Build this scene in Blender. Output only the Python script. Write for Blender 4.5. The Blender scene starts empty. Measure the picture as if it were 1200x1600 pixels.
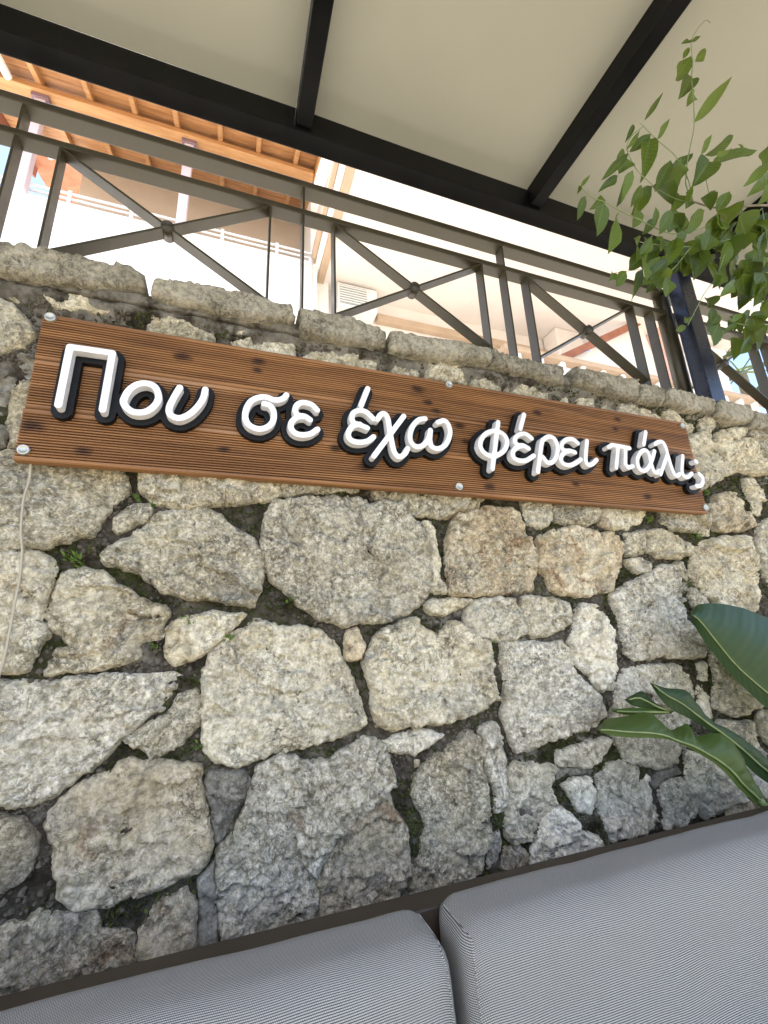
import bpy, bmesh, math, random
import numpy as np
from mathutils import Vector, Matrix, noise
sc = bpy.context.scene
col = sc.collection
R = math.radians
random.seed(7)

# ---------------------------------------------------------------- camera
cam = bpy.data.cameras.new('camera')
cam.sensor_fit = 'VERTICAL'; cam.sensor_height = 36.0; cam.lens = 15.495
cam.clip_start = 0.02; cam.clip_end = 2000
co = bpy.data.objects.new('camera', cam); col.objects.link(co)
AX = [[0.94266345, 0.05590047, 0.32903003], [-0.33135554, 0.27451766, 0.90268686], [-0.03986394, -0.95995583, 0.27730069]]
co.matrix_world = Matrix(((AX[0][0], -AX[0][1], -AX[0][2], 0.0),
                          (AX[1][0], -AX[1][1], -AX[1][2], -1.25),
                          (AX[2][0], -AX[2][1], -AX[2][2], 1.25), (0, 0, 0, 1)))
sc.camera = co
# ---------------------------------------------------------------- sky, sun, exposure
SUN_EL, SUN_AZ = 68.0, 212.0          # azimuth the light comes from, clockwise from +Y
w = bpy.data.worlds.new('World'); sc.world = w; w.use_nodes = True
wn = w.node_tree
sky = wn.nodes.new('ShaderNodeTexSky'); sky.sky_type = 'NISHITA'; sky.sun_disc = False
sky.sun_elevation = R(SUN_EL); sky.sun_rotation = R(SUN_AZ)
sky.air_density = 0.75; sky.dust_density = 2.4; sky.ozone_density = 0.7
bg = wn.nodes['Background']; bg.inputs[1].default_value = 0.15
wn.links.new(sky.outputs[0], bg.inputs[0])
sl = bpy.data.lights.new('sun', 'SUN'); sl.energy = 5.0; sl.angle = R(0.5); sl.color = (1.0, 0.95, 0.87)
so = bpy.data.objects.new('sun', sl); col.objects.link(so)
sd = Vector((math.sin(R(SUN_AZ)) * math.cos(R(SUN_EL)), math.cos(R(SUN_AZ)) * math.cos(R(SUN_EL)), math.sin(R(SUN_EL))))
so.rotation_euler = sd.to_track_quat('Z', 'Y').to_euler()
sc.view_settings.view_transform = 'Standard'; sc.view_settings.look = 'None'
sc.view_settings.gamma = 1.0; sc.view_settings.use_curve_mapping = False
sc.view_settings.exposure = 2.15

STONES = [  # kind,kernel point,outline (x,z) in metres on the wall face
('c',(-0.47,1.645),[(-0.639,1.731),(-0.559,1.758),(-0.485,1.77),(-0.399,1.77),(-0.292,1.762),(-0.272,1.689),(-0.278,1.664),(-0.3,1.632),(-0.318,1.595),(-0.331,1.559),(-0.336,1.542),(-0.368,1.536),(-0.394,1.523),(-0.427,1.51),(-0.466,1.508),(-0.498,1.5),(-0.522,1.496),(-0.595,1.485)]),
('c',(-0.491,1.311),[(-0.582,1.481),(-0.497,1.494),(-0.445,1.497),(-0.414,1.468),(-0.403,1.445),(-0.412,1.402),(-0.42,1.356),(-0.419,1.323),(-0.392,1.295),(-0.413,1.267),(-0.425,1.238),(-0.428,1.216),(-0.476,1.21),(-0.533,1.206)]),
('c',(-0.309,1.254),[(-0.39,1.442),(-0.344,1.453),(-0.293,1.439),(-0.26,1.41),(-0.213,1.377),(-0.175,1.365),(-0.147,1.36),(-0.14,1.343),(-0.148,1.311),(-0.152,1.282),(-0.188,1.273),(-0.204,1.258),(-0.203,1.235),(-0.232,1.221),(-0.273,1.213),(-0.325,1.207),(-0.386,1.204),(-0.382,1.229),(-0.374,1.258),(-0.348,1.261),(-0.362,1.284),(-0.391,1.309),(-0.412,1.333),(-0.408,1.363),(-0.397,1.402)]),
('c',(-0.155,1.702),[(-0.248,1.767),(-0.181,1.774),(-0.061,1.776),(0.066,1.774),(0.135,1.775),(0.138,1.722),(0.137,1.687),(0.117,1.665),(0.044,1.654),(-0.027,1.646),(-0.095,1.636),(-0.152,1.627),(-0.193,1.639),(-0.222,1.661),(-0.239,1.673)]),
('c',(-0.237,1.607),[(-0.291,1.591),(-0.268,1.616),(-0.24,1.636),(-0.213,1.639),(-0.203,1.616),(-0.212,1.592),(-0.248,1.569),(-0.283,1.549),(-0.292,1.561)]),
('c',(-0.1,1.531),[(-0.304,1.487),(-0.291,1.51),(-0.252,1.537),(-0.222,1.564),(-0.197,1.602),(-0.151,1.619),(-0.086,1.632),(-0.025,1.621),(-0.006,1.587),(0.03,1.566),(0.072,1.545),(0.09,1.521),(0.105,1.465),(0.104,1.428),(0.09,1.392),(0.079,1.352),(0.04,1.357),(-0.011,1.37),(-0.068,1.376),(-0.108,1.385),(-0.148,1.398),(-0.18,1.418),(-0.22,1.443),(-0.259,1.46),(-0.295,1.464)]),
('g',(0.361,1.47),[(0.098,1.628),(0.126,1.664),(0.223,1.681),(0.325,1.694),(0.414,1.69),(0.427,1.671),(0.476,1.69),(0.533,1.691),(0.566,1.66),(0.598,1.613),(0.624,1.559),(0.628,1.484),(0.622,1.4),(0.604,1.37),(0.546,1.331),(0.46,1.3),(0.399,1.3),(0.349,1.294),(0.292,1.308),(0.263,1.318),(0.226,1.337),(0.198,1.364),(0.152,1.401),(0.124,1.429),(0.111,1.456),(0.098,1.512),(0.093,1.54),(0.101,1.579)]),
('c',(0.187,1.732),[(0.143,1.765),(0.284,1.778),(0.39,1.765),(0.389,1.723),(0.279,1.706),(0.145,1.69)]),
('c',(0.552,1.735),[(0.444,1.77),(0.573,1.77),(0.864,1.782),(0.863,1.726),(0.835,1.69),(0.747,1.666),(0.684,1.644),(0.6,1.651),(0.555,1.677),(0.522,1.699),(0.454,1.695),(0.442,1.714)]),
('c',(0.67,1.429),[(0.615,1.625),(0.646,1.626),(0.654,1.571),(0.667,1.506),(0.67,1.432),(0.69,1.411),(0.685,1.39),(0.65,1.38),(0.629,1.4),(0.621,1.452),(0.637,1.505),(0.634,1.559)]),
('t',(0.875,1.535),[(0.747,1.661),(0.866,1.692),(0.975,1.691),(1.015,1.681),(1.024,1.645),(1.039,1.562),(1.054,1.515),(1.034,1.445),(1.019,1.4),(0.932,1.389),(0.841,1.379),(0.732,1.379),(0.697,1.39),(0.695,1.442),(0.696,1.507),(0.707,1.573),(0.727,1.63)]),
('c',(0.661,1.341),[(0.602,1.354),(0.637,1.366),(0.767,1.371),(0.777,1.358),(0.727,1.338),(0.667,1.313),(0.623,1.324),(0.606,1.338)]),
('b',(0.881,1.3),[(0.751,1.338),(0.789,1.358),(0.878,1.374),(0.941,1.363),(0.954,1.324),(0.958,1.25),(0.91,1.235),(0.859,1.227),(0.824,1.238),(0.765,1.246),(0.745,1.277),(0.743,1.307)]),
('c',(1.04,1.308),[(0.976,1.365),(1.009,1.376),(1.117,1.364),(1.171,1.347),(1.169,1.309),(1.15,1.27),(1.069,1.246),(1.0,1.234),(0.975,1.26),(0.973,1.313)]),
('c',(0.647,1.1),[(0.459,1.276),(0.512,1.293),(0.566,1.309),(0.603,1.273),(0.639,1.249),(0.663,1.264),(0.688,1.293),(0.722,1.288),(0.754,1.253),(0.788,1.235),(0.823,1.228),(0.841,1.183),(0.83,1.135),(0.836,1.087),(0.837,1.058),(0.787,1.03),(0.74,1.014),(0.673,1.008),(0.587,1.004),(0.526,1.001),(0.457,1.002),(0.429,1.022),(0.421,1.073),(0.419,1.116),(0.404,1.16),(0.399,1.187),(0.417,1.231),(0.438,1.258)]),
('t',(0.371,1.233),[(0.349,1.279),(0.375,1.288),(0.394,1.26),(0.403,1.232),(0.39,1.197),(0.357,1.193),(0.344,1.199),(0.339,1.244)]),
('c',(0.117,1.136),[(-0.039,1.195),(-0.023,1.231),(0.004,1.265),(0.048,1.294),(0.084,1.313),(0.11,1.309),(0.146,1.294),(0.226,1.296),(0.273,1.273),(0.31,1.236),(0.338,1.182),(0.365,1.128),(0.387,1.076),(0.393,1.025),(0.335,0.998),(0.246,0.988),(0.178,0.98),(0.122,0.97),(0.052,0.959),(0.005,0.973),(-0.026,0.991),(-0.032,1.043),(-0.037,1.11)]),
('c',(-0.085,1.274),[(-0.143,1.295),(-0.118,1.322),(-0.065,1.334),(-0.009,1.338),(0.05,1.328),(0.034,1.306),(-0.004,1.266),(-0.035,1.242),(-0.072,1.22),(-0.109,1.21),(-0.13,1.226),(-0.14,1.255)]),
('w',(-0.382,1.072),[(-0.53,1.187),(-0.472,1.191),(-0.436,1.191),(-0.386,1.185),(-0.336,1.191),(-0.27,1.191),(-0.201,1.186),(-0.117,1.184),(-0.094,1.175),(-0.104,1.153),(-0.121,1.124),(-0.136,1.106),(-0.156,1.092),(-0.189,1.068),(-0.211,1.053),(-0.227,1.028),(-0.26,0.998),(-0.295,0.976),(-0.323,0.954),(-0.339,0.94),(-0.373,0.934),(-0.407,0.932),(-0.476,0.942)]),
('c',(-0.087,1.064),[(-0.095,1.134),(-0.059,1.145),(-0.039,1.125),(-0.037,1.095),(-0.043,1.066),(-0.059,1.045),(-0.086,1.019),(-0.12,1.005),(-0.143,1.0),(-0.163,1.014),(-0.192,1.032),(-0.205,1.044),(-0.18,1.056),(-0.148,1.077),(-0.118,1.097),(-0.103,1.115)]),
('d',(-0.183,0.851),[(-0.323,0.929),(-0.304,0.949),(-0.274,0.962),(-0.256,0.967),(-0.219,0.984),(-0.195,1.001),(-0.16,0.986),(-0.097,0.978),(-0.038,0.965),(-0.032,0.915),(-0.018,0.879),(-0.005,0.837),(0.004,0.79),(-0.01,0.76),(-0.036,0.742),(-0.076,0.734),(-0.121,0.724),(-0.159,0.723),(-0.183,0.719),(-0.207,0.712),(-0.261,0.719),(-0.28,0.726),(-0.297,0.752),(-0.31,0.795),(-0.32,0.832),(-0.337,0.864),(-0.342,0.883),(-0.339,0.901)]),
('d',(-0.416,0.847),[(-0.482,0.916),(-0.426,0.908),(-0.397,0.903),(-0.371,0.881),(-0.359,0.862),(-0.364,0.833),(-0.367,0.805),(-0.384,0.786),(-0.404,0.775),(-0.456,0.772)]),
('d',(-0.319,0.622),[(-0.336,0.724),(-0.313,0.717),(-0.271,0.702),(-0.235,0.695),(-0.214,0.668),(-0.182,0.656),(-0.151,0.643),(-0.141,0.619),(-0.135,0.573),(-0.17,0.549),(-0.303,0.541),(-0.407,0.548),(-0.432,0.693),(-0.393,0.706),(-0.36,0.704)]),
('d',(-0.072,0.619),[(-0.112,0.693),(-0.084,0.705),(-0.045,0.716),(-0.031,0.677),(-0.022,0.639),(-0.018,0.58),(-0.074,0.564),(-0.13,0.572),(-0.136,0.617),(-0.132,0.65),(-0.116,0.67)]),
('b',(0.2,0.805),[(0.107,0.947),(0.167,0.964),(0.212,0.945),(0.281,0.941),(0.347,0.965),(0.39,0.988),(0.421,0.981),(0.451,0.954),(0.468,0.915),(0.474,0.871),(0.453,0.832),(0.366,0.787),(0.297,0.762),(0.263,0.712),(0.248,0.622),(0.233,0.536),(0.173,0.531),(0.044,0.554),(0.032,0.64),(0.021,0.716),(0.017,0.774),(0.052,0.808),(0.072,0.857),(0.093,0.898)]),
('d',(0.396,0.681),[(0.451,0.827),(0.475,0.793),(0.492,0.746),(0.507,0.688),(0.505,0.651),(0.485,0.626),(0.46,0.6),(0.377,0.556),(0.242,0.546),(0.256,0.62),(0.268,0.711),(0.304,0.758),(0.371,0.783)]),
('w',(0.54,0.96),[(0.446,0.971),(0.495,0.982),(0.556,0.996),(0.606,0.979),(0.641,0.967),(0.593,0.947),(0.541,0.927),(0.493,0.938),(0.455,0.957)]),
('c',(0.672,0.722),[(0.565,0.892),(0.622,0.918),(0.688,0.945),(0.723,0.968),(0.751,0.956),(0.755,0.912),(0.756,0.869),(0.764,0.8),(0.768,0.734),(0.763,0.687),(0.744,0.643),(0.727,0.6),(0.613,0.578),(0.5,0.571),(0.523,0.652),(0.549,0.691),(0.565,0.749),(0.543,0.799),(0.531,0.832),(0.541,0.862)]),
('w',(0.813,0.804),[(0.764,0.973),(0.804,0.983),(0.823,0.985),(0.834,0.948),(0.834,0.894),(0.836,0.825),(0.833,0.774),(0.814,0.747),(0.792,0.747),(0.792,0.797),(0.775,0.841),(0.765,0.885),(0.763,0.928)]),
('g',(0.771,0.632),[(0.777,0.685),(0.801,0.7),(0.805,0.664),(0.785,0.613),(0.747,0.597),(0.747,0.627)]),
('w',(1.021,1.058),[(0.876,1.222),(0.934,1.224),(1.036,1.215),(1.124,1.218),(1.144,1.179),(1.155,1.126),(1.186,1.072),(1.218,1.029),(1.251,0.985),(1.252,0.965),(1.2,0.944),(1.129,0.928),(1.086,0.913),(1.023,0.919),(0.983,0.905),(0.932,0.892),(0.89,0.893),(0.877,0.916),(0.86,0.963),(0.853,1.001),(0.871,1.046),(0.866,1.094),(0.862,1.153)]),
('w',(1.252,1.2),[(1.21,1.326),(1.234,1.342),(1.3,1.329),(1.328,1.283),(1.347,1.248),(1.343,1.192),(1.342,1.148),(1.323,1.084),(1.3,1.048),(1.265,1.046),(1.227,1.069),(1.206,1.102),(1.171,1.135),(1.158,1.178),(1.158,1.211),(1.185,1.275)]),
('w',(1.61,1.262),[(1.387,1.375),(1.479,1.424),(1.569,1.449),(1.65,1.489),(1.689,1.503),(1.739,1.49),(1.755,1.425),(1.749,1.348),(1.743,1.273),(1.762,1.223),(1.803,1.185),(1.816,1.16),(1.769,1.138),(1.614,1.138),(1.602,1.153),(1.516,1.139),(1.438,1.143),(1.404,1.167),(1.4,1.235),(1.404,1.316)]),
('t',(1.319,1.471),[(1.081,1.592),(1.164,1.62),(1.258,1.639),(1.349,1.623),(1.377,1.603),(1.414,1.626),(1.476,1.607),(1.482,1.563),(1.456,1.499),(1.402,1.436),(1.37,1.395),(1.265,1.376),(1.149,1.381),(1.11,1.4),(1.102,1.434),(1.074,1.469),(1.077,1.539)]),
('b',(1.088,1.705),[(1.027,1.757),(1.086,1.767),(1.155,1.767),(1.148,1.677),(1.132,1.638),(1.078,1.626),(1.03,1.645)]),
('c',(1.299,1.711),[(1.182,1.769),(1.286,1.776),(1.398,1.771),(1.372,1.671),(1.322,1.645),(1.23,1.648),(1.162,1.657)]),
('c',(1.471,1.706),[(1.414,1.767),(1.535,1.775),(1.659,1.775),(1.616,1.683),(1.537,1.647),(1.433,1.637),(1.382,1.655)]),
('c',(1.966,1.713),[(1.741,1.767),(1.906,1.778),(2.056,1.778),(2.03,1.681),(1.998,1.636),(1.903,1.649),(1.77,1.652),(1.734,1.678)]),
('c',(1.557,1.583),[(1.52,1.622),(1.622,1.64),(1.616,1.594),(1.599,1.543),(1.507,1.53),(1.502,1.577)]),
('c',(1.697,1.59),[(1.635,1.635),(1.697,1.651),(1.764,1.632),(1.832,1.607),(1.859,1.574),(1.849,1.544),(1.749,1.523),(1.663,1.534),(1.614,1.549)]),
('c',(1.552,1.491),[(1.496,1.515),(1.572,1.521),(1.619,1.504),(1.603,1.47),(1.539,1.462),(1.495,1.484)]),
('c',(1.791,1.486),[(1.756,1.509),(1.802,1.516),(1.828,1.478),(1.822,1.438),(1.788,1.446),(1.765,1.477)]),
('c',(2.077,1.462),[(1.887,1.589),(1.967,1.606),(2.12,1.632),(2.248,1.631),(2.265,1.587),(2.252,1.513),(2.242,1.426),(2.216,1.343),(2.149,1.303),(2.031,1.292),(1.949,1.332),(1.891,1.385),(1.837,1.438),(1.852,1.506)]),
('c',(1.848,1.354),[(1.792,1.368),(1.826,1.404),(1.887,1.375),(1.925,1.341),(1.864,1.308),(1.816,1.329)]),
('g',(2.466,1.561),[(2.365,1.697),(2.537,1.77),(2.726,1.748),(2.541,1.368),(2.336,1.37),(2.306,1.484),(2.312,1.603)]),
('t',(2.164,1.749),[(2.106,1.825),(2.185,1.84),(2.271,1.811),(2.3,1.772),(2.327,1.695),(2.223,1.666),(2.046,1.658),(2.05,1.727)]),
('c',(2.396,1.84),[(2.351,1.934),(2.408,1.936),(2.433,1.894),(2.455,1.824),(2.378,1.751),(2.355,1.785),(2.337,1.864)]),
('g',(2.068,1.977),[(2.041,2.117),(2.119,2.143),(2.154,2.094),(2.163,2.045),(2.212,2.033),(2.234,1.996),(2.271,1.95),(2.189,1.923),(2.109,1.881),(2.038,1.857),(1.988,1.905),(1.972,2.046)]),
('c',(2.322,2.045),[(2.185,2.081),(2.234,2.154),(2.274,2.177),(2.31,2.15),(2.338,2.115),(2.43,2.144),(2.493,2.119),(2.516,2.069),(2.565,2.022),(2.544,1.975),(2.426,1.957),(2.334,1.972),(2.267,1.999),(2.227,2.048)]),
('c',(2.168,2.193),[(2.121,2.215),(2.189,2.246),(2.239,2.232),(2.222,2.184),(2.173,2.147),(2.128,2.158)]),
('c',(2.261,2.206),[(2.248,2.219),(2.282,2.224),(2.282,2.199),(2.244,2.184)]),
('c',(2.384,2.174),[(2.335,2.192),(2.414,2.213),(2.491,2.223),(2.464,2.18),(2.386,2.142),(2.334,2.153)]),
('g',(2.696,2.127),[(2.497,2.202),(2.57,2.222),(2.649,2.218),(2.842,2.212),(2.746,2.007),(2.597,2.039),(2.534,2.124),(2.495,2.148)]),
('c',(1.985,2.161),[(1.885,2.219),(1.941,2.254),(1.963,2.231),(1.982,2.21),(2.039,2.19),(2.094,2.188),(2.088,2.156),(2.038,2.133),(1.978,2.132),(1.907,2.169)]),
('c',(1.78,2.19),[(1.742,2.221),(1.786,2.225),(1.868,2.19),(1.856,2.149),(1.726,2.161)]),
('c',(0.78,2.226),[(0.681,2.248),(0.763,2.261),(0.865,2.266),(0.85,2.197),(0.757,2.189),(0.671,2.187)]),
('c',(0.913,2.2),[(0.874,2.235),(0.918,2.24),(0.966,2.223),(0.998,2.196),(0.987,2.157),(0.852,2.163)]),
('c',(1.092,2.193),[(1.026,2.204),(1.082,2.228),(1.171,2.228),(1.237,2.218),(1.233,2.16),(1.011,2.155)]),
('c',(1.31,2.192),[(1.292,2.227),(1.344,2.22),(1.332,2.157),(1.274,2.166)]),
('c',(1.423,2.211),[(1.38,2.241),(1.425,2.258),(1.482,2.226),(1.466,2.171),(1.381,2.164)]),
('c',(1.555,2.2),[(1.519,2.232),(1.559,2.245),(1.601,2.219),(1.582,2.156),(1.513,2.159)]),
('c',(1.674,2.199),[(1.616,2.222),(1.677,2.238),(1.733,2.217),(1.726,2.161),(1.605,2.159)]),
('c',(0.591,2.211),[(0.536,2.223),(0.589,2.249),(0.639,2.229),(0.638,2.176),(0.531,2.176)]),
('c',(0.347,2.193),[(0.219,2.199),(0.256,2.21),(0.336,2.236),(0.407,2.237),(0.464,2.209),(0.455,2.162),(0.155,2.132)]),
('c',(0.155,2.21),[(0.132,2.232),(0.153,2.239),(0.177,2.242),(0.178,2.186),(0.133,2.177)]),
('c',(-0.221,2.202),[(-0.269,2.227),(-0.24,2.246),(-0.172,2.243),(-0.134,2.228),(-0.085,2.202),(-0.086,2.169),(-0.258,2.155)]),
('c',(-0.086,2.247),[(-0.137,2.263),(-0.103,2.279),(-0.034,2.263),(0.039,2.262),(0.046,2.241),(-0.002,2.228),(-0.071,2.23),(-0.105,2.222)]),
('c',(0.123,2.202),[(-0.026,2.198),(0.063,2.23),(0.125,2.238),(0.175,2.234),(0.176,2.173),(0.011,2.153)]),
('c',(-0.47,2.24),[(-0.556,2.249),(-0.495,2.262),(-0.448,2.266),(-0.393,2.255),(-0.342,2.249),(-0.34,2.231),(-0.389,2.219),(-0.449,2.217),(-0.508,2.207),(-0.538,2.229)]),
('c',(-0.62,2.241),[(-0.703,2.246),(-0.647,2.255),(-0.618,2.258),(-0.571,2.247),(-0.552,2.23),(-0.55,2.217),(-0.602,2.208),(-0.642,2.223),(-0.699,2.221)]),
('c',(-0.63,2.116),[(-0.709,2.197),(-0.639,2.205),(-0.62,2.199),(-0.588,2.166),(-0.555,2.133),(-0.544,2.11),(-0.565,2.078),(-0.613,2.048),(-0.677,2.02)]),
('c',(-0.536,1.883),[(-0.573,1.932),(-0.559,1.956),(-0.516,1.976),(-0.501,1.88),(-0.502,1.786),(-0.557,1.774),(-0.567,1.851)]),
('m',(-0.609,1.96),[(-0.669,1.971),(-0.604,1.993),(-0.561,2.036),(-0.539,2.053),(-0.526,1.994),(-0.565,1.967),(-0.583,1.934),(-0.576,1.85),(-0.569,1.778),(-0.632,1.762)]),
('w',(1.473,0.949),[(1.334,1.068),(1.375,1.102),(1.446,1.116),(1.542,1.115),(1.638,1.107),(1.675,1.073),(1.697,1.037),(1.699,0.992),(1.661,0.918),(1.603,0.839),(1.53,0.789),(1.454,0.781),(1.399,0.797),(1.313,0.831),(1.28,0.883),(1.298,0.967)]),
('w',(1.752,0.966),[(1.762,1.107),(1.788,1.111),(1.801,1.053),(1.787,0.985),(1.776,0.916),(1.743,0.91),(1.72,0.961),(1.743,1.041)]),
('w',(1.959,1.048),[(1.841,1.146),(1.895,1.186),(2.04,1.162),(2.097,1.059),(2.076,0.963),(2.036,0.942),(1.973,0.919),(1.895,0.91),(1.831,0.932),(1.797,0.955),(1.806,1.0),(1.833,1.075)]),
('w',(1.904,0.799),[(1.796,0.901),(1.877,0.891),(1.971,0.878),(1.986,0.831),(2.003,0.773),(1.953,0.698),(1.849,0.726),(1.743,0.813)]),
('w',(2.139,0.845),[(2.026,0.892),(2.083,0.908),(2.252,0.905),(2.191,0.776),(2.041,0.792),(2.016,0.84)]),
('w',(1.664,0.697),[(1.61,0.813),(1.67,0.796),(1.761,0.741),(1.826,0.687),(1.871,0.65),(1.778,0.632),(1.713,0.612),(1.627,0.605),(1.587,0.646),(1.575,0.704),(1.582,0.755)]),
('w',(2.091,0.618),[(1.86,0.71),(1.942,0.691),(2.045,0.713),(2.164,0.676),(2.115,0.574),(1.911,0.634)]),
('d',(1.845,0.603),[(1.766,0.628),(1.867,0.638),(1.907,0.608),(1.856,0.57),(1.725,0.58)]),
('w',(1.169,0.859),[(1.041,0.876),(1.107,0.886),(1.197,0.894),(1.254,0.89),(1.232,0.855),(1.182,0.827),(1.121,0.827),(1.042,0.841)]),
('w',(1.123,0.748),[(1.045,0.78),(1.089,0.796),(1.162,0.785),(1.167,0.746),(1.151,0.699),(1.133,0.688),(1.088,0.703),(1.071,0.746)]),
('w',(1.279,0.71),[(1.186,0.785),(1.243,0.808),(1.31,0.819),(1.38,0.791),(1.403,0.758),(1.387,0.702),(1.389,0.635),(1.348,0.611),(1.274,0.604),(1.209,0.601),(1.185,0.642),(1.173,0.703)]),
('w',(1.515,0.665),[(1.481,0.728),(1.554,0.736),(1.563,0.698),(1.575,0.638),(1.51,0.6),(1.431,0.603),(1.453,0.655),(1.439,0.709)]),
('c',(0.912,0.789),[(0.85,0.857),(0.881,0.864),(0.95,0.852),(1.013,0.836),(1.004,0.812),(0.99,0.787),(1.008,0.741),(0.996,0.725),(0.949,0.702),(0.921,0.673),(0.884,0.656),(0.84,0.663),(0.826,0.693),(0.833,0.757),(0.845,0.806)]),
('w',(0.971,0.633),[(0.984,0.727),(1.025,0.723),(1.059,0.685),(1.091,0.646),(1.148,0.627),(1.152,0.599),(1.072,0.59),(0.968,0.585),(0.893,0.599),(0.911,0.643),(0.948,0.684)]),
('d',(0.842,0.62),[(0.816,0.647),(0.86,0.65),(0.89,0.626),(0.881,0.596),(0.818,0.587),(0.794,0.603)]),
('m',(0.036,0.905),[(-0.017,0.945),(0.021,0.954),(0.076,0.939),(0.084,0.914),(0.065,0.864),(0.043,0.826),(0.022,0.8),(0.014,0.791),(0.005,0.835),(-0.008,0.885)]),
('m',(0.008,0.602),[(-0.019,0.726),(0.01,0.756),(0.02,0.691),(0.028,0.605),(0.033,0.568),(-0.011,0.578)]),
('m',(1.475,0.754),[(1.473,0.772),(1.55,0.773),(1.571,0.75),(1.478,0.738),(1.427,0.72),(1.416,0.741)]),
('m',(1.071,0.814),[(1.027,0.831),(1.107,0.821),(1.167,0.819),(1.172,0.796),(1.078,0.804),(1.029,0.796)]),
('c',(0.553,0.901),[(0.544,0.911),(0.562,0.908),(0.559,0.892),(0.545,0.889)]),
]
COPING = [
[(-0.738,2.332),(-0.643,2.346),(-0.556,2.358),(-0.525,2.358),(-0.431,2.364),(-0.332,2.364),(-0.293,2.351),(-0.287,2.314),(-0.366,2.299),(-0.445,2.282),(-0.54,2.272),(-0.63,2.27),(-0.725,2.259)],
[(-0.26,2.341),(-0.153,2.352),(-0.0,2.354),(0.157,2.341),(0.162,2.301),(0.073,2.277),(-0.016,2.277),(-0.093,2.28),(-0.194,2.288),(-0.259,2.294)],
[(0.189,2.326),(0.297,2.347),(0.389,2.34),(0.461,2.338),(0.494,2.318),(0.492,2.272),(0.388,2.262),(0.296,2.255),(0.198,2.261)],
[(0.52,2.329),(0.611,2.33),(0.743,2.331),(0.922,2.326),(0.922,2.279),(0.736,2.26),(0.606,2.258),(0.516,2.258)],
[(0.946,2.331),(1.029,2.327),(1.295,2.325),(1.286,2.258),(1.111,2.263),(0.939,2.274)],
[(1.356,2.327),(1.525,2.33),(1.708,2.33),(1.685,2.245),(1.506,2.247),(1.343,2.263)],
[(1.729,2.32),(1.862,2.317),(1.84,2.23),(1.707,2.242)],
[(1.886,2.317),(2.074,2.314),(2.204,2.307),(2.182,2.248),(2.047,2.235),(1.87,2.248)],
[(2.229,2.315),(2.39,2.311),(2.466,2.287),(2.445,2.234),(2.305,2.214),(2.204,2.234)],
[(2.492,2.291),(2.835,2.288),(2.788,2.188),(2.464,2.211)],
]
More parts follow.
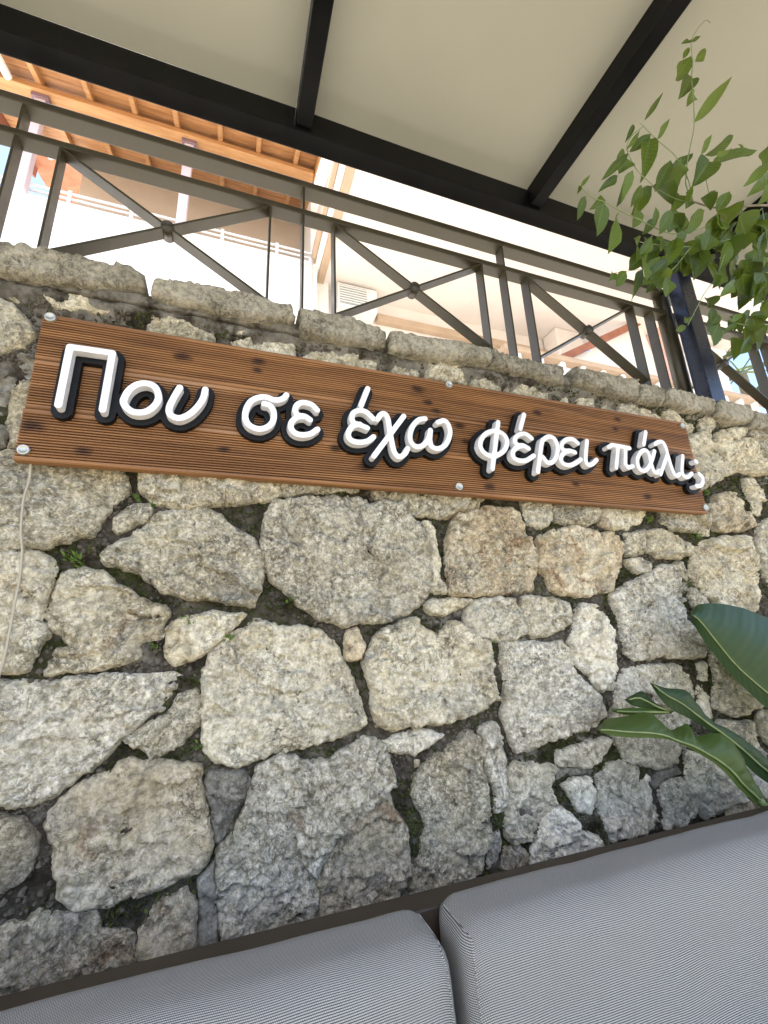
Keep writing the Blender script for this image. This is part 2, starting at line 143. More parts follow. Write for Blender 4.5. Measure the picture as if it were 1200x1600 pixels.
LETTERS = [  # word,letter,centre lines on the sign face
(0,'pi',[[(-0.425,1.852),(-0.423,2.024),(-0.325,2.025),(-0.328,1.853)]]),
(0,'omicron',[[(-0.284,1.887),(-0.279,1.908),(-0.27,1.926),(-0.256,1.94),(-0.241,1.946),(-0.223,1.945),(-0.211,1.936),(-0.203,1.917),(-0.203,1.898),(-0.211,1.88),(-0.225,1.864),(-0.242,1.857),(-0.259,1.857),(-0.272,1.865),(-0.281,1.876),(-0.284,1.887)]]),
(0,'upsilon',[[(-0.152,1.948),(-0.165,1.912),(-0.173,1.881),(-0.169,1.862),(-0.154,1.854),(-0.14,1.856),(-0.12,1.871),(-0.102,1.896),(-0.09,1.924),(-0.086,1.953)]]),
(1,'sigma',[[(0.077,1.932),(0.092,1.93),(0.103,1.916),(0.106,1.896),(0.103,1.877),(0.091,1.86),(0.07,1.849),(0.05,1.851),(0.034,1.861),(0.026,1.879),(0.026,1.9),(0.032,1.921),(0.043,1.939),(0.062,1.951),(0.082,1.955),(0.103,1.95),(0.12,1.952),(0.134,1.961),(0.141,1.972)]]),
(1,'epsilon',[[(0.235,1.935),(0.217,1.951),(0.191,1.954),(0.175,1.945),(0.168,1.929),(0.171,1.915),(0.181,1.908),(0.197,1.908),(0.213,1.899)],[(0.197,1.908),(0.173,1.901),(0.158,1.883),(0.156,1.865),(0.167,1.85),(0.188,1.845),(0.214,1.852),(0.236,1.87)]]),
(2,'epsilon',[[(0.417,1.93),(0.393,1.951),(0.369,1.953),(0.349,1.94),(0.345,1.921),(0.351,1.907),(0.365,1.904),(0.395,1.895)],[(0.371,1.905),(0.347,1.895),(0.334,1.875),(0.333,1.856),(0.346,1.844),(0.369,1.842),(0.395,1.85),(0.415,1.867)],[(0.401,2.038),(0.376,1.971)]]),
(2,'chi',[[(0.43,1.93),(0.442,1.949),(0.456,1.954),(0.466,1.938),(0.47,1.901),(0.476,1.857),(0.483,1.822),(0.498,1.807),(0.518,1.819),(0.53,1.84)],[(0.523,1.955),(0.413,1.8)]]),
(2,'omega',[[(0.601,1.957),(0.577,1.949),(0.554,1.924),(0.541,1.89),(0.544,1.862),(0.564,1.849),(0.589,1.86),(0.609,1.887),(0.617,1.916),(0.612,1.882),(0.617,1.857),(0.64,1.851),(0.669,1.869),(0.688,1.906),(0.689,1.939),(0.673,1.959),(0.647,1.949)]]),
(3,'phi',[[(0.803,1.88),(0.811,1.905),(0.833,1.93),(0.866,1.945),(0.897,1.942),(0.915,1.925),(0.916,1.902),(0.9,1.873),(0.868,1.852),(0.837,1.847),(0.813,1.859),(0.803,1.88)],[(0.89,1.983),(0.843,1.799)]]),
(3,'epsilon',[[(1.027,1.936),(1.004,1.95),(0.978,1.946),(0.957,1.931),(0.952,1.912),(0.963,1.901),(0.986,1.902),(1.007,1.893)],[(0.986,1.902),(0.957,1.892),(0.937,1.872),(0.937,1.851),(0.957,1.841),(0.99,1.845),(1.026,1.867)],[(1.008,2.03),(0.982,1.968)]]),
(3,'rho',[[(1.033,1.805),(1.069,1.92),(1.085,1.941),(1.109,1.953),(1.131,1.946),(1.14,1.918),(1.131,1.882),(1.107,1.851),(1.082,1.846),(1.066,1.865)]]),
(3,'epsilon',[[(1.241,1.941),(1.219,1.955),(1.188,1.95),(1.165,1.932),(1.159,1.912),(1.173,1.903),(1.195,1.905),(1.219,1.901)],[(1.195,1.905),(1.165,1.892),(1.147,1.869),(1.153,1.85),(1.178,1.844),(1.212,1.856),(1.242,1.875)]]),
(3,'iota',[[(1.288,1.957),(1.269,1.897),(1.264,1.868),(1.273,1.855),(1.294,1.861),(1.319,1.881)]]),
(4,'pi',[[(1.392,1.942),(1.413,1.954),(1.504,1.951)],[(1.444,1.952),(1.411,1.857)],[(1.482,1.95),(1.463,1.878),(1.473,1.863),(1.501,1.872)]]),
(4,'alpha',[[(1.64,1.953),(1.611,1.906),(1.575,1.866),(1.548,1.857),(1.531,1.87),(1.533,1.903),(1.557,1.936),(1.585,1.951),(1.603,1.939),(1.605,1.902),(1.609,1.864),(1.623,1.855),(1.639,1.866)],[(1.614,2.036),(1.586,1.976)]]),
(4,'lambda',[[(1.651,1.985),(1.675,1.998),(1.699,2.0),(1.71,1.979),(1.712,1.942),(1.716,1.895),(1.724,1.859),(1.738,1.852),(1.756,1.862)],[(1.711,1.945),(1.643,1.85)]]),
(4,'iota',[[(1.801,1.948),(1.774,1.88),(1.78,1.854),(1.802,1.853),(1.83,1.871)]]),
(4,'question_mark',[[(1.873,1.931),(1.876,1.929)],[(1.874,1.873),(1.889,1.858),(1.882,1.834),(1.862,1.818),(1.839,1.815)]]),
]
CAPS = [(-0.494,2.133),(-0.494,1.739),(0.727,2.134),(0.73,1.739),(1.908,2.124),(1.923,1.738)]
CABLE = [(-0.485,1.719),(-0.483,1.67),(-0.485,1.619),(-0.477,1.538),(-0.469,1.491),(-0.464,1.429),(-0.462,1.377),(-0.462,1.304),(-0.465,1.241),(-0.472,1.168),(-0.479,1.085)]
VINE_LEAVES = [  # base,tip,width
((1.148,-0.729,2.587),(1.453,-0.729,2.954),0.029),
((1.262,-0.727,2.905),(1.321,-0.739,2.973),0.027),
((1.191,-0.752,2.843),(1.098,-0.756,2.704),0.036),
((1.189,-0.739,2.773),(1.08,-0.749,2.621),0.038),
((1.185,-0.734,2.717),(1.119,-0.733,2.619),0.027),
((1.246,-0.732,2.953),(1.202,-0.733,2.885),0.014),
((1.186,-0.765,2.878),(1.153,-0.756,2.869),0.013),
((1.283,-0.726,3.016),(1.341,-0.73,3.069),0.01),
((0.945,-0.727,2.5),(1.087,-0.714,2.703),0.012),
((0.871,-0.783,2.321),(0.958,-0.779,2.441),0.014),
((0.866,-0.746,2.419),(0.842,-0.732,2.369),0.011),
((0.88,-0.748,2.404),(0.788,-0.759,2.278),0.013),
((0.894,-0.76,2.379),(0.816,-0.76,2.298),0.02),
((0.887,-0.76,2.361),(0.835,-0.746,2.221),0.033),
((0.778,-0.771,2.251),(0.669,-0.779,2.123),0.017),
((0.785,-0.758,2.265),(0.765,-0.754,2.211),0.043),
((0.668,-0.729,2.164),(0.712,-0.727,2.222),0.007),
((0.604,-0.776,2.082),(0.612,-0.763,2.078),0.01),
((0.742,-0.761,2.182),(0.675,-0.755,2.113),0.016),
((0.634,-0.762,2.083),(0.6,-0.77,2.008),0.018),
((0.704,-0.747,2.121),(0.667,-0.738,2.089),0.016),
((0.654,-0.782,2.05),(0.622,-0.783,1.962),0.029),
((0.697,-0.77,2.049),(0.64,-0.78,1.924),0.036),
((0.765,-0.78,2.183),(0.736,-0.766,2.1),0.024),
((0.795,-0.733,2.215),(0.755,-0.737,2.131),0.018),
((0.841,-0.743,2.215),(0.758,-0.757,2.099),0.018),
((0.897,-0.731,2.251),(0.826,-0.73,2.146),0.034),
((0.885,-0.738,2.238),(0.934,-0.744,2.198),0.078),
((0.923,-0.769,2.295),(0.834,-0.773,2.166),0.023),
((0.996,-0.727,2.326),(0.935,-0.729,2.26),0.013),
((1.035,-0.76,2.379),(0.957,-0.746,2.315),0.022),
((0.817,-0.732,2.155),(0.796,-0.735,2.09),0.031),
((0.818,-0.773,2.111),(0.807,-0.764,2.058),0.012),
((0.844,-0.787,2.095),(0.792,-0.791,2.019),0.023),
((1.139,-0.734,2.454),(1.346,-0.721,2.644),0.026),
((1.027,-0.779,2.349),(1.08,-0.791,2.425),0.016),
((1.141,-0.74,2.41),(1.406,-0.736,2.593),0.04),
((1.091,-0.778,2.372),(1.184,-0.778,2.449),0.017),
((1.025,-0.79,2.308),(0.953,-0.784,2.215),0.048),
((0.982,-0.758,2.335),(0.95,-0.752,2.253),0.028),
((0.938,-0.789,2.203),(0.959,-0.784,2.186),0.048),
((1.073,-0.769,2.336),(1.047,-0.769,2.293),0.018),
((1.344,-0.772,2.463),(1.198,-0.767,2.331),0.023),
((1.387,-0.755,2.467),(1.228,-0.752,2.322),0.031),
((1.334,-0.791,2.504),(1.248,-0.799,2.397),0.031),
((1.26,-0.79,2.325),(1.167,-0.793,2.228),0.03),
((0.748,-0.761,2.017),(0.706,-0.773,1.925),0.027),
((0.831,-0.748,2.052),(0.801,-0.749,1.979),0.038),
((0.851,-0.76,2.041),(0.824,-0.757,1.968),0.038),
((0.948,-0.73,2.1),(0.902,-0.727,2.008),0.035),
((0.735,-0.788,1.97),(0.689,-0.799,1.907),0.018),
((0.771,-0.746,1.957),(0.723,-0.752,1.864),0.025),
((0.812,-0.742,1.964),(0.775,-0.742,1.907),0.028),
((0.803,-0.768,1.928),(0.786,-0.761,1.875),0.027),
((0.67,-0.782,1.889),(0.637,-0.789,1.847),0.019),
((0.643,-0.775,1.884),(0.625,-0.777,1.859),0.013),
((1.136,-0.732,2.135),(1.167,-0.722,2.081),0.087),
((1.18,-0.737,2.059),(1.077,-0.734,1.945),0.04),
((1.084,-0.794,1.993),(1.038,-0.801,1.925),0.04),
((1.024,-0.76,1.867),(1.042,-0.748,1.823),0.054),
((1.036,-0.77,1.885),(1.065,-0.768,1.878),0.031),
((0.994,-0.736,1.912),(0.947,-0.74,1.861),0.022),
((0.955,-0.743,1.937),(0.956,-0.74,1.913),0.029),
((1.085,-0.758,1.875),(1.058,-0.754,1.812),0.023),
((0.996,-0.761,1.867),(0.918,-0.773,1.814),0.012),
((0.958,-0.732,2.225),(1.028,-0.718,2.239),0.053),
((0.974,-0.737,2.248),(0.925,-0.741,2.175),0.031),
((0.98,-0.751,2.243),(0.96,-0.743,2.186),0.036),
((0.944,-0.791,2.124),(0.906,-0.782,2.063),0.035),
((0.994,-0.789,2.144),(1.041,-0.776,2.135),0.054),
((1.034,-0.778,2.152),(1.009,-0.764,2.099),0.044),
((0.966,-0.779,2.082),(0.925,-0.778,2.017),0.038),
((0.996,-0.737,2.118),(0.971,-0.722,2.06),0.04),
((1.141,-0.746,2.186),(1.19,-0.736,2.162),0.067),
((1.166,-0.768,2.191),(1.202,-0.76,2.161),0.061),
((1.143,-0.768,2.223),(1.237,-0.755,2.255),0.042),
((1.065,-0.741,2.117),(1.075,-0.744,2.069),0.061),
((0.96,-0.74,2.057),(0.886,-0.753,1.973),0.027),
((1.026,-0.73,2.087),(1.041,-0.724,2.045),0.045),
((1.157,-0.772,2.114),(1.112,-0.768,2.057),0.035),
((1.254,-0.74,2.148),(1.211,-0.736,2.088),0.041),
((0.989,-0.733,2.178),(0.931,-0.735,2.104),0.032),
((1.106,-0.773,2.265),(1.04,-0.776,2.191),0.025),
((0.978,-0.775,2.193),(1.004,-0.776,2.167),0.043),
((0.866,-0.742,2.079),(0.856,-0.731,2.043),0.03),
((0.889,-0.751,2.033),(0.899,-0.742,1.992),0.034),
((0.834,-0.727,2.04),(0.82,-0.722,1.988),0.028),
((0.912,-0.789,1.943),(0.924,-0.785,1.924),0.025),
((0.783,-0.794,1.792),(0.779,-0.788,1.802),0.02),
((0.892,-0.725,1.863),(0.864,-0.725,1.849),0.012),
((1.345,-0.73,2.318),(1.225,-0.744,2.212),0.029),
((1.231,-0.727,2.014),(1.142,-0.737,1.929),0.032),
((1.025,-0.736,1.902),(1.025,-0.742,1.872),0.027),
((1.013,-0.767,1.891),(0.951,-0.778,1.851),0.012),
((0.979,-0.792,1.816),(1.015,-0.785,1.806),0.03),
((1.06,-0.743,2.056),(0.949,-0.754,1.946),0.032),
((1.291,-0.751,2.289),(1.211,-0.759,2.156),0.053),
((1.315,-0.732,2.298),(1.245,-0.743,2.194),0.05),
((1.077,-0.754,2.212),(1.099,-0.742,2.171),0.064),
((1.164,-0.757,2.205),(1.111,-0.752,2.144),0.031),
((0.873,-0.738,2.14),(0.828,-0.732,2.088),0.019),
((1.263,-0.737,2.092),(1.219,-0.746,1.983),0.052),
((1.167,-0.731,2.224),(1.065,-0.731,2.133),0.035),
((1.291,-0.731,2.244),(1.28,-0.725,2.183),0.038),
((0.817,-0.744,2.053),(0.809,-0.73,2.021),0.032),
((0.869,-0.788,2.047),(0.828,-0.776,1.995),0.02),
((0.928,-0.775,1.994),(0.971,-0.765,1.945),0.027),
((1.038,-0.779,1.993),(1.062,-0.78,1.937),0.041),
((1.012,-0.785,2.153),(1.048,-0.776,2.127),0.065),
((0.806,-0.775,1.965),(0.726,-0.775,1.89),0.018),
((0.954,-0.739,2.088),(0.898,-0.743,2.023),0.031),
((1.165,-0.733,2.071),(1.194,-0.733,2.003),0.036),
((0.96,-0.729,2.084),(0.907,-0.721,2.033),0.031),
((1.093,-0.725,2.18),(1.092,-0.719,2.127),0.031),
((0.79,-0.773,1.97),(0.74,-0.772,1.926),0.014),
((1.326,-0.729,2.199),(1.324,-0.716,2.145),0.053),
((1.12,-0.777,2.102),(1.077,-0.785,2.031),0.055),
((0.741,-0.777,1.963),(0.704,-0.774,1.92),0.025),
((1.161,-0.781,2.073),(1.115,-0.775,2.021),0.027),
((0.784,-0.773,1.945),(0.793,-0.762,1.901),0.046),
((1.082,-0.778,1.981),(1.074,-0.765,1.927),0.045),
((0.965,-0.772,2.092),(0.917,-0.786,2.01),0.035),
((1.142,-0.784,1.996),(1.104,-0.774,1.933),0.029),
((0.766,-0.783,2.003),(0.692,-0.791,1.912),0.02),
((1.184,-0.725,2.103),(1.103,-0.728,2.007),0.039),
((0.926,-0.75,2.036),(0.92,-0.749,1.972),0.047),
((1.096,-0.762,2.146),(1.026,-0.75,2.083),0.026),
((0.706,-0.792,1.929),(0.699,-0.796,1.864),0.031),
((1.128,-0.763,2.077),(1.07,-0.758,2.014),0.031),
((1.11,-0.744,2.051),(1.051,-0.759,1.942),0.055),
((0.977,-0.788,1.942),(0.886,-0.796,1.871),0.022),
((0.793,-0.772,1.951),(0.744,-0.764,1.904),0.024),
((1.112,-0.743,2.074),(1.143,-0.73,2.018),0.051),
((1.06,-0.767,2.101),(0.99,-0.769,2.003),0.036),
((1.086,-0.785,2.176),(1.117,-0.773,2.136),0.056),
((0.892,-0.732,2.046),(0.881,-0.718,2.011),0.028),
((0.914,-0.744,2.157),(0.944,-0.732,2.123),0.034),
((0.879,-0.755,2.135),(0.869,-0.745,2.08),0.037),
((1.025,-0.772,2.123),(0.985,-0.764,2.083),0.022),
((1.016,-0.742,1.905),(1.048,-0.738,1.869),0.031),
((0.962,-0.736,1.876),(0.996,-0.731,1.849),0.029),
((0.99,-0.778,1.818),(0.919,-0.791,1.756),0.023),
((1.041,-0.772,1.89),(1.04,-0.781,1.841),0.035),
((1.183,-0.732,1.893),(1.152,-0.731,1.841),0.036),
((0.959,-0.744,1.919),(0.956,-0.731,1.878),0.021),
((1.085,-0.74,1.873),(1.1,-0.729,1.838),0.027),
((0.969,-0.756,1.828),(0.976,-0.748,1.78),0.036),
((1.131,-0.728,1.96),(1.062,-0.73,1.905),0.019),
((0.994,-0.746,1.839),(1.004,-0.732,1.809),0.028),
((0.901,-0.778,1.828),(0.866,-0.791,1.772),0.031),
((1.129,-0.761,1.958),(1.131,-0.75,1.923),0.039),
]
VINE_STEMS = [
([(1.742,-0.76,2.4),(1.503,-0.76,2.359),(1.287,-0.76,2.304),(1.132,-0.76,2.241),(1.049,-0.76,2.21),(0.977,-0.76,2.201)],0.0035),
([(0.977,-0.76,2.201),(0.969,-0.76,2.247),(0.98,-0.76,2.282),(1.011,-0.76,2.357),(1.073,-0.76,2.485),(1.11,-0.76,2.599),(1.136,-0.76,2.7),(1.169,-0.76,2.792),(1.199,-0.76,2.898),(1.257,-0.76,2.992),(1.32,-0.76,3.073),(1.341,-0.76,3.074)],0.0015),
([(0.977,-0.76,2.201),(0.983,-0.76,2.273),(0.965,-0.76,2.335),(0.935,-0.76,2.356),(0.908,-0.76,2.371),(0.875,-0.76,2.397),(0.865,-0.76,2.405)],0.0011),
([(0.875,-0.76,2.397),(0.818,-0.76,2.333),(0.796,-0.76,2.283),(0.811,-0.76,2.231),(0.837,-0.76,2.21),(0.867,-0.76,2.193),(0.925,-0.76,2.187),(0.977,-0.76,2.201)],0.0011),
([(0.944,-0.76,2.102),(0.871,-0.76,2.07),(0.815,-0.76,2.069),(0.784,-0.76,2.075),(0.732,-0.76,2.081),(0.687,-0.76,2.09),(0.654,-0.76,2.091),(0.625,-0.76,2.111)],0.0013),
([(1.132,-0.76,2.241),(1.016,-0.76,2.147),(0.944,-0.76,2.102)],0.0015),
([(1.256,-0.76,2.284),(1.082,-0.76,2.125),(0.981,-0.76,1.99),(0.917,-0.76,1.922),(0.839,-0.76,1.827)],0.0012),
([(1.082,-0.76,2.125),(0.922,-0.76,2.051),(0.78,-0.76,2.014),(0.745,-0.76,2.016)],0.0011),
([(0.922,-0.76,2.051),(0.825,-0.76,1.954),(0.75,-0.76,1.938),(0.663,-0.76,1.904)],0.0009),
([(1.256,-0.76,2.284),(1.205,-0.76,2.113),(1.128,-0.76,2.023)],0.001),
([(1.191,-0.76,1.923),(1.085,-0.76,1.884),(0.996,-0.76,1.868),(0.941,-0.76,1.879)],0.0011),
([(1.503,-0.76,2.359),(1.343,-0.76,2.114),(1.191,-0.76,1.923)],0.0018),
([(1.287,-0.76,2.304),(1.319,-0.76,2.409),(1.393,-0.76,2.512)],0.0012),
([(1.049,-0.76,2.21),(1.051,-0.76,2.28),(1.068,-0.76,2.36)],0.0012),
]
BANANA_LEAVES = [
('big',[[(1.52,-0.13,1.297),(1.464,-0.17,1.289),(1.492,-0.15,1.283)],[(1.563,-0.13,1.322),(1.496,-0.17,1.267),(1.499,-0.15,1.249)],[(1.661,-0.13,1.326),(1.549,-0.17,1.2),(1.54,-0.15,1.182)],[(1.79,-0.13,1.308),(1.613,-0.17,1.123),(1.602,-0.15,1.103)],[(1.916,-0.13,1.268),(1.682,-0.17,1.065),(1.667,-0.15,1.042)],[(2.077,-0.13,1.208),(1.779,-0.17,0.991),(1.761,-0.15,0.963)],[(2.173,-0.13,1.087),(1.867,-0.17,0.91),(1.854,-0.15,0.878)],[(2.025,-0.13,0.837),(1.927,-0.17,0.835),(1.936,-0.15,0.81)]]),
('torn',[[(1.292,-0.11,1.086),(1.272,-0.13,1.087),(1.285,-0.12,1.082)],[(1.358,-0.11,1.063),(1.323,-0.13,1.048),(1.315,-0.12,1.034)],[(1.446,-0.11,1.049),(1.381,-0.13,1.019),(1.354,-0.12,0.999)],[(1.488,-0.11,0.999),(1.435,-0.13,0.982),(1.416,-0.12,0.97)],[(1.532,-0.11,0.95),(1.484,-0.13,0.948),(1.473,-0.12,0.942)],[(1.605,-0.11,0.916),(1.547,-0.13,0.908),(1.539,-0.12,0.894)],[(1.681,-0.11,0.87),(1.613,-0.13,0.858),(1.597,-0.12,0.839)],[(1.767,-0.11,0.802),(1.695,-0.13,0.79),(1.68,-0.12,0.766)],[(1.852,-0.11,0.73),(1.795,-0.13,0.724),(1.789,-0.12,0.707)]]),
('strip',[[(1.21,-0.08,1.037),(1.192,-0.1,1.038),(1.204,-0.09,1.034)],[(1.28,-0.08,1.056),(1.24,-0.1,1.042),(1.232,-0.09,1.017)],[(1.309,-0.08,1.041),(1.277,-0.1,1.028),(1.282,-0.09,1.006)],[(1.351,-0.08,1.008),(1.325,-0.1,1.005),(1.334,-0.09,0.992)],[(1.41,-0.08,0.986),(1.385,-0.1,0.989),(1.396,-0.09,0.985)]]),
('pale',[[(1.039,-0.13,0.976),(0.983,-0.19,0.989),(0.985,-0.19,0.986)],[(1.073,-0.13,0.998),(1.014,-0.19,0.986),(1.026,-0.19,0.97)],[(1.157,-0.13,1.0),(1.085,-0.19,0.974),(1.086,-0.19,0.959)],[(1.243,-0.13,1.003),(1.167,-0.19,0.963),(1.163,-0.19,0.95)],[(1.292,-0.13,0.968),(1.221,-0.19,0.951),(1.223,-0.19,0.941)],[(1.318,-0.13,0.947),(1.259,-0.19,0.935),(1.258,-0.19,0.93)],[(1.349,-0.13,0.95),(1.287,-0.19,0.925),(1.278,-0.19,0.921)],[(1.398,-0.13,0.956),(1.322,-0.19,0.912),(1.31,-0.19,0.908)],[(1.405,-0.13,0.919),(1.354,-0.19,0.896),(1.339,-0.19,0.891)],[(1.53,-0.13,0.917),(1.411,-0.19,0.864),(1.391,-0.19,0.861)],[(1.589,-0.13,0.874),(1.459,-0.19,0.828),(1.437,-0.19,0.823)],[(1.612,-0.13,0.815),(1.492,-0.19,0.789),(1.47,-0.19,0.785)],[(1.638,-0.13,0.752),(1.532,-0.19,0.755),(1.51,-0.19,0.75)],[(1.667,-0.13,0.687),(1.569,-0.19,0.716),(1.556,-0.19,0.715)]]),
('shred',[[(1.14,-0.09,1.016),(1.129,-0.1,1.014),(1.143,-0.09,1.008)],[(1.217,-0.09,1.013),(1.204,-0.1,1.004),(1.212,-0.09,0.991)],[(1.31,-0.09,1.005),(1.295,-0.1,0.996),(1.304,-0.09,0.985)],[(1.39,-0.09,0.991),(1.376,-0.1,0.988),(1.387,-0.09,0.982)]]),
]
WEEDS = [(-0.247,1.651,0.022),(-0.207,1.631,0.02),(-0.159,1.61,0.022),(-0.37,1.481,0.035),(-0.349,1.46,0.02),(-0.095,1.315,0.029),(-0.058,1.276,0.022),(0.015,1.272,0.022),(0.186,1.374,0.033),(0.09,1.417,0.02),(0.841,1.234,0.02),(1.662,1.688,0.026),(1.934,1.627,0.026),(2.059,1.836,0.026),(-0.042,1.013,0.026),(-0.166,1.256,0.02),(1.042,2.235,0.02),(2.441,1.848,0.02),(1.542,1.438,0.018)]
KNOTS = [(-0.159,2.078,0.0198),(0.058,2.103,0.0176),(0.055,2.072,0.0132),(0.303,1.835,0.0176),(-0.027,1.794,0.0132),(0.603,2.096,0.0198),(0.637,2.05,0.0154),(0.669,2.02,0.0154),(0.757,1.974,0.0176),(0.777,1.914,0.0132),(1.111,2.076,0.0176),(1.526,2.106,0.0154),(1.504,2.058,0.0132),(1.242,1.792,0.0154),(1.603,1.766,0.0176),(0.854,1.751,0.0176),(-0.488,1.808,0.022),(0.397,1.779,0.0198),(-0.369,1.751,0.0154),(0.195,1.668,0.0132)]
CAM_AXES = [[0.94266,0.0559,0.32903],[-0.33136,0.27452,0.90269],[-0.03986,-0.95996,0.2773]]
FOCAL_PX = 688.66

# ---------------------------------------------------------------- helpers: objects
WORLD = {}
def thing(name, label, cat, loc=(0, 0, 0), group=None):
    o = bpy.data.objects.new(name, None); col.objects.link(o)
    o.location = loc; o.empty_display_size = 0.1
    o['label'] = label; o['category'] = cat
    if group: o['group'] = group
    WORLD[o] = Vector(loc)
    return o
def tag(o, label, cat, group=None):
    o['label'] = label; o['category'] = cat
    if group: o['group'] = group
    return o
def mk(name, verts, faces, mat, parent=None, smooth=False, uv=None, origin=None):
    """one mesh object from world-space vertices, its origin at the piece itself"""
    V = np.asarray(verts, dtype=float)
    if origin is None:
        lo, hi = V.min(0), V.max(0); origin = ((lo + hi) / 2); origin[2] = lo[2]
    origin = Vector(origin)
    me = bpy.data.meshes.new(name)
    me.from_pydata([tuple(v) for v in (V - np.array(origin))], [], faces)
    if smooth: me.polygons.foreach_set('use_smooth', [True] * len(me.polygons))
    if uv is not None:
        ul = me.uv_layers.new(name='UVMap'); U = np.asarray(uv)
        vi = np.empty(len(me.loops), dtype=np.int32); me.loops.foreach_get('vertex_index', vi)
        ul.data.foreach_set('uv', U[vi].astype(np.float32).ravel())
    me.materials.append(mat); me.update()
    o = bpy.data.objects.new(name, me); col.objects.link(o)
    WORLD[o] = origin
    if parent is not None:
        o.parent = parent; o.location = origin - WORLD[parent]
    else:
        o.location = origin
    return o
def from_bm(name, bm, mat, parent=None, smooth=False):
    bm.normal_update()
    bm.verts.ensure_lookup_table(); bm.verts.index_update()
    vs = [v.co[:] for v in bm.verts]; fs = [[v.index for v in f.verts] for f in bm.faces]
    bm.free()
    return mk(name, vs, fs, mat, parent, smooth)
def bm_box(bm, x0, x1, y0, y1, z0, z1, bev=0.0, seg=2, M=None):
    t = bmesh.new(); bmesh.ops.create_cube(t, size=1.0)
    for v in t.verts:
        v.co = Vector(((x0 + x1) / 2 + v.co.x * (x1 - x0), (y0 + y1) / 2 + v.co.y * (y1 - y0), (z0 + z1) / 2 + v.co.z * (z1 - z0)))
    if bev: bmesh.ops.bevel(t, geom=list(t.edges), offset=bev, segments=seg, affect='EDGES', profile=0.5)
    if M is not None: bmesh.ops.transform(t, matrix=M, verts=list(t.verts))
    t.verts.index_update(); n = [bm.verts.new(v.co) for v in t.verts]
    for f in t.faces: bm.faces.new([n[v.index] for v in f.verts])
    t.free()
def box(name, x0, x1, y0, y1, z0, z1, mat, parent=None, bev=0.003, M=None):
    bm = bmesh.new(); bm_box(bm, x0, x1, y0, y1, z0, z1, bev, 2, M)
    return from_bm(name, bm, mat, parent)
def bar(name, a, b, w, h, mat, parent=None, up=(0, 0, 1), bev=0.002):
    """a straight bar from a to b, w across, h along up"""
    a, b = Vector(a), Vector(b); d = (b - a); L = d.length; d.normalize()
    s = d.cross(Vector(up)).normalized(); u = s.cross(d)
    M = Matrix.Translation((a + b) / 2) @ Matrix((s, d, u)).transposed().to_4x4()
    return box(name, -w / 2, w / 2, -L / 2, L / 2, -h / 2, h / 2, mat, parent, bev, M)
def tube_geo(pts, rad, n=8, taper=1.0):
    P = [Vector(p) for p in pts]; vs = []; fs = []
    up = Vector((0.31, 0.87, 0.38))
    for i, p in enumerate(P):
        d = (P[min(i + 1, len(P) - 1)] - P[max(i - 1, 0)]).normalized()
        s = d.cross(up).normalized(); u = s.cross(d)
        r = rad * (1 + (taper - 1) * i / max(1, len(P) - 1))
        for k in range(n):
            a = 2 * math.pi * k / n; vs.append(p + (s * math.cos(a) + u * math.sin(a)) * r)
    for i in range(len(P) - 1):
        for k in range(n):
            fs.append((i * n + k, i * n + (k + 1) % n, (i + 1) * n + (k + 1) % n, (i + 1) * n + k))
    fs.append(tuple(range(n))[::-1]); fs.append(tuple((len(P) - 1) * n + k for k in range(n)))
    return vs, fs
def spline(pts, n=6):
    P = [Vector(p) for p in pts]; P = [P[0] * 2 - P[1]] + P + [P[-1] * 2 - P[-2]]; o = []
    for i in range(1, len(P) - 2):
        for k in range(n):
            t = k / n; a, b, c, d = P[i - 1:i + 3]
            o.append(0.5 * (2 * b + (c - a) * t + (2 * a - 5 * b + 4 * c - d) * t * t + (3 * b - a - 3 * c + d) * t ** 3))
    return o + [P[-2]]
def tube(name, pts, rad, mat, parent=None, n=8, taper=1.0, smooth_path=True):
    vs, fs = tube_geo(spline(pts) if smooth_path and len(pts) > 2 else pts, rad, n, taper)
    return mk(name, vs, fs, mat, parent, True)

